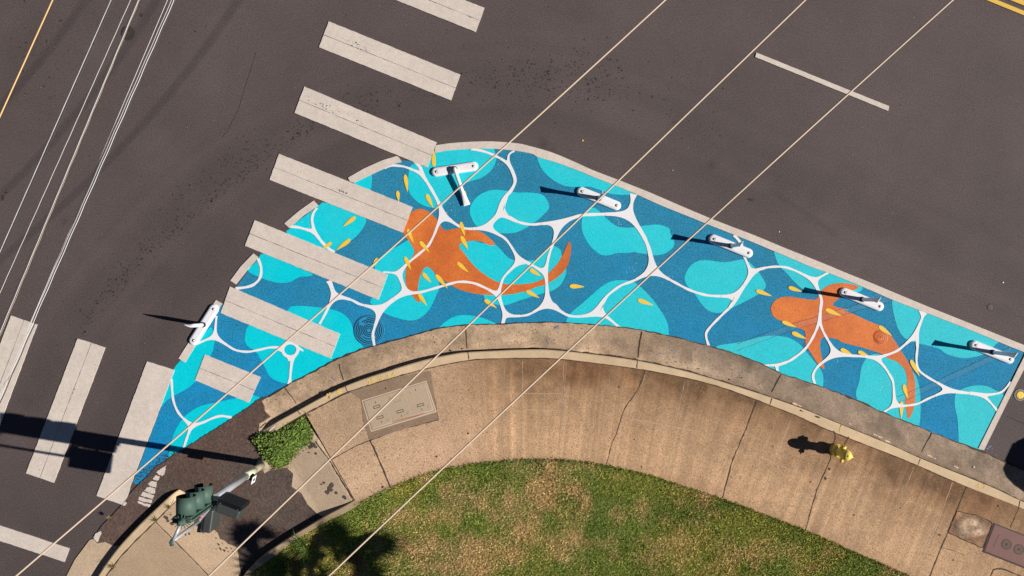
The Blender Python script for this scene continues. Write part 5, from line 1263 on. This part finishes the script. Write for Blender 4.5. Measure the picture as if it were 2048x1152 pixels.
# ---- traffic signal
pb = W(527.5, 927.5, .035)
sig = empty('traffic_signal', pb); tag(sig, 'corner signal pole carrying a green vehicle signal and two grey pedestrian signals', 'traffic signal')
def sp(name, bm, mt, parent=None, smooth=False):
    o = bmobj(name, bm, mt, parent or sig); return o
def R3(x, y, z): return Vector((x, y, z))-pb
bm = bmesh.new(); lathe(bm, [(.15, -.02), (.15, .012), (.10, .016), (.085, .10), (.068, .14), (.062, .15)], 20); sp('pole_base', bm, M['dirtypole'])
bm = bmesh.new(); tube(bm, [(0, 0, .10), (0, 0, .62)], .071, 22); sp('pole', bm, M['dirtypole'])['label'] = 'stained lower section of the pole'
bm = bmesh.new(); tube(bm, [(0, 0, .62), (0, 0, 1.12)], .075, 22); sp('pole_sleeve', bm, M['cream'])
bm = bmesh.new(); tube(bm, [(0, 0, 1.12), (0, 0, 2.70)], .066, 22); sp('pole', bm, M['steel'])
# push button and its small sign
bm = bmesh.new(); box(bm, (.085, -.05, 1.0), (.10, .10, .16), rz=-.6, bev=.012); pbx = sp('push_button_box', bm, M['black'])
bm = bmesh.new(); box(bm, (.135, -.082, 1.05), (.012, .15, .22), rz=-.25, bev=.003); o = sp('push_button_sign', bm, M['plastic'], pbx)
bm = bmesh.new(); box(bm, (.143, -.084, 1.06), (.004, .05, .10), rz=-.25); sp('sign_symbol', bm, M['black'], pbx)
# vehicle signal head (faces +Y), body centre at plan
hx, hy = -5.625, -3.985
head = empty('vehicle_signal', (0, 0, 0)); head.parent = sig; head.location = R3(hx, hy, 0); 
zs = (3.46, 3.09, 2.72)
bm = bmesh.new()
for z in zs: box(bm, (0, .03, z), (.335, .11, .362), bev=.02)
ho = bmobj('housing', bm, M['green'], head)
bm = bmesh.new(); box(bm, (.01, .045, (zs[0]+zs[2])/2), (.39, .012, 1.13), bev=.004)
bmobj('back_plate', bm, M['green'], head)
bm = bmesh.new(); lathe(bm, [(.07, 3.64), (.075, 3.655), (.06, 3.67), (.045, 3.71), (.045, 3.74), (0, 3.74)], 16)
for k in range(16):
    a = 6.283*k/16; box(bm, (math.cos(a)*.10, math.sin(a)*.055, 3.646), (.13, .008, .014), rz=a)
bmobj('end_fitting', bm, M['green'], head)
bm = bmesh.new(); tube(bm, [(0, 0, 2.54), (0, 0, 2.47)], .05, 14); bmobj('end_fitting', bm, M['green'], head)
for i, z in enumerate(zs):
    bm = bmesh.new(); n = 30; Ln = .31; r0, r1 = .160, .157
    A0, A1 = math.radians(-68), math.radians(248)
    ro = []
    for (y, sc, rr) in ((0.085, 0, r0), (.085+Ln*.5, 0, r0), (.085+Ln, 0, r1)):
        ro.append([bm.verts.new((rr*math.cos(A0+(A1-A0)*k/n), y, z+rr*math.sin(A0+(A1-A0)*k/n))) for k in range(n+1)])
    for a, b in zip(ro[:-1], ro[1:]):
        for k in range(n):
            f = bm.faces.new((a[k], a[k+1], b[k+1], b[k])); f.smooth = True
    vo = bmobj('visor', bm, [M['green'], M['black']], head)
    s = vo.modifiers.new('thick', 'SOLIDIFY'); s.thickness = .004; s.offset = -1; s.material_offset = 0
    # dark inside lining
    bm = bmesh.new(); ri = []
    for y in (.087, .085+Ln-.003):
        ri.append([bm.verts.new((.1525*math.cos(A0+(A1-A0)*k/n), y, z+.1525*math.sin(A0+(A1-A0)*k/n))) for k in range(n+1)])
    for k in range(n):
        f = bm.faces.new((ri[0][k], ri[0][k+1], ri[1][k+1], ri[1][k])); f.smooth = True
    bmobj('visor_lining', bm, M['black'], vo)
    bm = bmesh.new(); rg = [bm.verts.new((.145*math.cos(6.283*k/24), .088, z+.145*math.sin(6.283*k/24))) for k in range(24)]
    cv_ = bm.verts.new((0, .105, z))
    for k in range(24):
        f = bm.faces.new((rg[k], cv_, rg[(k+1) % 24])); f.smooth = True
    bmobj('lens', bm, M['ledgreen'], head)
# bracket: vertical riser with arms to the head top and bottom
rx, ry = -5.755, -4.29
bm = bmesh.new(); tube(bm, [R3(rx, ry, 2.56), R3(rx, ry, 3.70)], .030, 14); sp('riser_pipe', bm, M['steel'])
bm = bmesh.new(); tube(bm, [R3(rx-.008, ry-.03, 3.70), R3(hx, hy-.03, 3.70)], .029, 14); sp('arm', bm, M['steel'])
bm = bmesh.new(); tube(bm, [R3(rx-.02, ry-.075, 3.68), R3(rx-.004, ry+.02, 3.71)], [.034, .032], 12); tube(bm, [R3(rx, ry, 3.62), R3(rx, ry, 3.78)], .030, 12); sp('elbow', bm, M['green'])
bm = bmesh.new(); tube(bm, [R3(rx, ry, 2.60), R3(hx, hy-.02, 2.56)], .029, 14); a1 = sp('arm', bm, M['steel'])
v0, v1 = R3(rx, ry, 2.60), R3(hx, hy-.02, 2.56)
for t in (.22, .40):
    bm = bmesh.new(); tube(bm, [v0.lerp(v1, t), v0.lerp(v1, t+.08)], .0305, 14); sp('reflective_band', bm, M['red'], a1)
bm = bmesh.new(); tube(bm, [R3(hx, hy-.02, 2.52), R3(pb.x, pb.y, 2.56)], .026, 14); tube(bm, [R3(rx, ry, 2.58), R3(pb.x, pb.y, 2.50)], .022, 12); sp('arm', bm, M['steel'])
# pedestrian heads
def ped(x, y, z0, face, name):
    r = empty(name, (0, 0, 0)); r.parent = sig; r.location = R3(x, y, 0); r.rotation_euler = (0, 0, math.radians(face-90))
    bm = bmesh.new(); box(bm, (0, -.02, z0+.235), (.44, .17, .46), bev=.035); bmobj('housing', bm, M['grey'], r)
    bm = bmesh.new()
    box(bm, (0, .105, z0+.235), (.45, .08, .47), bev=.012); bmobj('front_visor', bm, M['black'], r)
    bm = bmesh.new()
    for k in range(9): box(bm, (0, .147, z0+.055+.045*k), (.40, .012, .006))
    bmobj('louvre', bm, M['rubber'], r)
    for s in (-1, 1):
        bm = bmesh.new(); tube(bm, [(s*.17, .08, z0+.462), (s*.17, .08, z0+.482)], .012, 8); bmobj('latch', bm, M['bolt'], r)
    return r
ped(-5.13, -4.015, 2.40, 69, 'pedestrian_signal')['label'] = 'grey pedestrian signal facing the mural'
ped(-5.65, -4.31, 2.06, 172, 'pedestrian_signal')['label'] = 'grey pedestrian signal facing the left crosswalk'
bm = bmesh.new(); tube(bm, [R3(-5.50, -3.93, 2.62), R3(-5.26, -4.06, 2.62)], .028, 14); tube(bm, [R3(pb.x, pb.y, 2.52), R3(-5.50, -3.93, 2.60)], .024, 12); ar = sp('arm', bm, M['steel'])
v0, v1 = R3(-5.50, -3.93, 2.62), R3(-5.26, -4.06, 2.62)
for t in (.5, .78):
    bm = bmesh.new(); tube(bm, [v0.lerp(v1, t), v0.lerp(v1, t+.07)], .0295, 14); sp('reflective_band', bm, M['red'], ar)
bm = bmesh.new(); tube(bm, [v1, v1+Vector((.10, -.03, 0))], .04, 12); tube(bm, [v1+Vector((.06, -.02, -.1)), v1+Vector((.06, -.02, .06))], .03, 12); sp('elbow', bm, M['green'])
bm = bmesh.new(); tube(bm, [R3(pb.x, pb.y, 2.3), R3(-5.62, -4.28, 2.3)], .022, 12); sp('arm', bm, M['steel'])

# ---- overhead wires
def wire(name, p0, p1, z, r, mt, label, group, sag=.35, ext=(-.8, 1.8), n=40, cat='overhead cable'):
    a = W(*p0, z); b = W(*p1, z); bm = bmesh.new(); pts = []
    for t in np.linspace(ext[0], ext[1], n):
        p = a.lerp(b, t); p.z = z-sag*4*t*(1-t); pts.append(p)
    o_ = pts[n//2].copy(); tube(bm, [p-o_ for p in pts], r, 8, caps=False); o = bmobj(name, bm, mt); o.location = o_
    return tag(o, label, cat, group)
GW = 'tan overhead cables crossing the mural diagonally'; GC = 'pale parallel cables at the upper left'
wire('overhead_cable', (31.8, 1152), (1330, 0), 7.75, .0115, M['wire_tan'], 'tan cable running from the bottom left corner over the knocked-over delineator', GW)
wire('overhead_cable', (417.5, 1152), (1610, 0), 7.75, .0115, M['wire_tan'], 'tan cable passing over the utility vault and the second delineator', GW)
wire('overhead_cable', (657.5, 1152), (1905, 0), 7.75, .0115, M['wire_tan'], 'tan cable from the lawn to the short lane dash', GW)
wire('overhead_cable', (105, 0), (0, 232), 7.0, .0090, M['wire_orange'], 'lone orange cable across the top left corner', None, sag=0, ext=(-3, 6))
def grp(name, lines, z, label):
    root = empty(name, W(lines[0][0][0], lines[0][0][1], z)); tag(root, label, 'overhead cable', GC); o_ = root.location
    for (p0, p1, r, mt, dz, wob) in lines:
        a = W(*p0, z+dz); b = W(*p1, z+dz); bm = bmesh.new(); pts = []; n = 600 if wob else 14
        for i, t in enumerate(np.linspace(-4, 5, n)):
            p = a.lerp(b, t)
            if wob: p += Vector((math.cos(i*1.1), math.sin(i*1.1), 0))*wob
            pts.append(p-o_)
        tube(bm, pts, r*.85, 6, caps=False); bmobj('strand', bm, mt, root)
    return root
grp('cable_bundle', [((222, 0), (-3, 510), .006, M['wire_grey'], 0, 0), ((227, 0), (2, 510), .009, M['wire_dark'], -.05, .002), ((222, 0), (-3, 510), .0035, M['wire_white'], .03, .0015)], 5.5, 'dark cable with a pale strand, leftmost of the parallel group')
grp('cable_bundle', [((261, 0), (-3, 592), .0045, M['wire_white'], 0, .0012), ((263, 0), (-1, 592), .003, M['wire_dark'], -.03, 0)], 5.5, 'thinnest single pale cable, second from the left of the parallel group')
grp('cable_bundle', [((277, 0), (-3, 672), .0058, M['wire_white'], .02, .0015), ((274, 0), (-6, 672), .009, M['wire_dark'], -.03, 0), ((279, 0), (0, 672), .003, M['wire_tan'], .0, .004)], 5.4, 'pale cable with a dark brown strand, crossing the round iron cover')
grp('cable_bundle', [((335, 0), (-10, 812), .005, M['wire_white'], .0, 0), ((343, 0), (-8, 806), .0055, M['wire_grey'], .03, .002), ((348, 0), (-4, 806), .0065, M['wire_white'], .0, .003), ((351, 0), (0, 806), .009, M['wire_dark'], -.05, .004)], 5.3, 'thick pale cable bundle, rightmost of the parallel group, over the left crosswalk bar')

# ---- palm just outside the view: casts the shade over the ramp and lawn
crown = W(1455, 1236); crown = Vector(((1268-1024)/PPM, (576-1246)/PPM, 4.6)); tb = Vector(((1275-1024)/PPM, (576-1375)/PPM, .12))
palm = empty('palm_tree', tb); tag(palm, 'slender leaning fan palm beside the lawn, throwing feathery shade on the ramp', 'palm tree')
bm = bmesh.new(); pts = []
for t in np.linspace(0, 1, 14):
    p = tb.lerp(crown, t); p = p+Vector((.10*math.sin(t*math.pi), .35*math.sin(t*math.pi)*(1-t), 0)); pts.append(p-tb)
tube(bm, pts, [.10-.04*t for t in np.linspace(0, 1, 14)], 12); bmobj('trunk', bm, M['bark'], palm)
cw = crown-tb
for k in range(19):
    az = k*2.39996 % 6.2832; el = rnd.uniform(-.7, .95); pl = rnd.uniform(.55, 1.05)
    d = Vector((math.cos(az)*math.cos(el), math.sin(az)*math.cos(el), math.sin(el)))
    tip = cw+d*pl+Vector((0, 0, -.10))
    bm = bmesh.new(); tube(bm, [cw, cw+d*pl*.5+Vector((0, 0, .04)), tip], [.016, .012, .01], 6)
    side = d.cross(Vector((0, 0, 1))).normalized(); up_ = side.cross(d).normalized(); nseg = 19; R_f = rnd.uniform(.58, .82)
    for j in range(nseg):
        a = math.radians(-125+250*j/(nseg-1)); dd = d*math.cos(a)+side*math.sin(a)
        ln_ = R_f*(.72+.28*math.cos(a*.8))*rnd.uniform(.9, 1.05); wv_ = .050
        pe = (d*-math.sin(a)+side*math.cos(a))*wv_
        m1 = tip+dd*ln_*.55+up_*.03; e1 = tip+dd*ln_+Vector((0, 0, -.16*ln_))
        v = [bm.verts.new(tip), bm.verts.new(m1-pe), bm.verts.new(e1), bm.verts.new(m1+pe)]; bm.faces.new(v)
    bmobj('frond', bm, M['frond'], palm)

# ---- parked car just outside the view on the right (its shadow falls by the kerb)
d = Vector((.906, -.423, 0)); s = Vector((.423, .906, 0))     # s points away from the kerb
cpos = Vector(((2223-1024)/PPM, (576-943)/PPM, 0)) - d*.30
car = empty('parked_car', cpos, math.atan2(d.y, d.x)); tag(car, 'grey hatchback parked at the kerb beyond the right end of the mural', 'car')
def carbody(stations):
    """stations: (x, halfwidth, z0, z1, topinset)"""
    bm = bmesh.new(); rings = []
    for (x, hw, z0, z1, ti) in stations:
        r = []
        prof_ = [(-hw*.96, z0), (-hw, z0+.12), (-hw, z0+(z1-z0)*.55), (-hw+ti*.35, z0+(z1-z0)*.85), (-hw+ti, z1-.01), (-hw*.45, z1+.02), (0, z1+.03)]
        prof_ += [(-a, b) for a, b in prof_[:-1][::-1]]
        rings.append([bm.verts.new((x, a, b)) for a, b in prof_])
    m = len(rings[0])
    for a, b in zip(rings[:-1], rings[1:]):
        for k in range(m):
            f = bm.faces.new((a[k], a[(k+1) % m], b[(k+1) % m], b[k])); f.smooth = True
    bm.faces.new(rings[0]); bm.faces.new(rings[-1][::-1]); bmesh.ops.recalc_face_normals(bm, faces=bm.faces[:]); return bm
bm = carbody([(-.03, .30, .40, .66, .08), (0, .52, .36, .78, .10), (.07, .70, .28, .90, .08), (.18, .80, .24, .94, .06), (.38, .86, .22, .95, .05), (1.2, .88, .20, .97, .05), (2.6, .88, .20, .96, .05), (3.3, .87, .2, .90, .07), (3.9, .82, .22, .82, .12), (4.15, .66, .28, .70, .12), (4.2, .5, .34, .6, .1)])
body = bmobj('body', bm, M['carpaint'], car)
bm = carbody([(.08, .12, .93, 1.22, .03), (.11, .26, .93, 1.32, .06), (.18, .40, .93, 1.38, .10), (.30, .53, .93, 1.42, .14), (.45, .62, .93, 1.45, .18), (.62, .68, .93, 1.47, .21), (.85, .72, .93, 1.49, .22), (1.4, .73, .93, 1.50, .20), (2.1, .72, .93, 1.46, .14), (2.6, .70, .93, 1.22, .10), (3.0, .66, .93, .97, .05)])
bmobj('cabin_glass', bm, M['glass'], car)
bm = carbody([(.40, .30, 1.44, 1.465, .05), (.55, .42, 1.455, 1.485, .05), (.8, .50, 1.475, 1.50, .05), (1.4, .585, 1.49, 1.515, .05), (2.15, .56, 1.45, 1.475, .05)]); bmobj('roof', bm, M['carpaint'], car)
for x in (.75, 3.35):
    for y in (-.80, .80):
        w_e = empty('wheel', (x, y, .31)); w_e.parent = car
        bm = bmesh.new(); tube(bm, [(0, -.1, 0), (0, -.08, 0), (0, .08, 0), (0, .1, 0)], [.28, .31, .31, .28], 24); bmobj('tyre', bm, M['rubber'], w_e)
        bm = bmesh.new(); tube(bm, [(0, -.104, 0), (0, .104, 0)], .19, 20); bmobj('rim', bm, M['bolt'], w_e)
for y in (-.62, .62):
    bm = bmesh.new(); box(bm, (.10, y, .80), (.12, .26, .12), bev=.03); bmobj('tail_light', bm, M['lamp_red'], car)
    bm = bmesh.new(); box(bm, (4.02, y*.95, .64), (.16, .26, .10), bev=.03); bmobj('headlight', bm, M['plastic'], car)
    bm = bmesh.new(); box(bm, (2.55, y*1.48, 1.02), (.12, .18, .12), bev=.03); bmobj('side_mirror', bm, M['carpaint'], car)

# ---- small litter
def bit(name, px, py, z, r, mt, label, cat):
    bm = bmesh.new(); k = 7; top = [bm.verts.new((math.cos(6.283*i/k)*r*rnd.uniform(.5, 1.1), math.sin(6.283*i/k)*r*rnd.uniform(.4, .8), .006+rnd.uniform(0, .006))) for i in range(k)]
    f = bm.faces.new(top); f.normal_update()
    if f.normal.z < 0: f.normal_flip()
    o = bmobj(name, bm, mt); o.location = W(px, py, z); o.rotation_euler = (0, 0, rnd.random()*6); tag(o, label, cat); return o
bit('leaf', 1166, 281, .002, .028, M['fish'], 'tiny yellow leaf on the asphalt above the mural border', 'leaf')
bit('litter', 1558.5, 463.7, .002, .02, M['litter'], 'white scrap on the asphalt above the middle of the mural', 'litter')
bit('litter', 2006, 565, .002, .022, M['litter'], 'white scrap on the lane near the right edge', 'litter')
bit('litter', 1948, 934, .03, .024, M['litter'], 'white scrap in the gutter by the round shadow', 'litter')
bit('litter', 1346, 329+12, .002, .014, M['litter'], 'white speck on the asphalt between two cables', 'litter')
bit('litter', 500, 595-18, .002, .0, M['litter'], 'x', 'litter') if False else None
bm = bmesh.new()
def speck_():
    for _ in range(240):
        x, y = rnd.uniform(0, 2048), rnd.uniform(0, 1000); r = rnd.uniform(.2, .5)
        ngon(bm, [W(x+math.cos(t)*r, y+math.sin(t)*r, .0028) for t in (0, 1.5, 3, 4.6)])
speck_(); o = bmobj('grit', bm, M['litter']); tag(o, 'scattered pale grit specks on the asphalt', 'grit', kind='stuff')
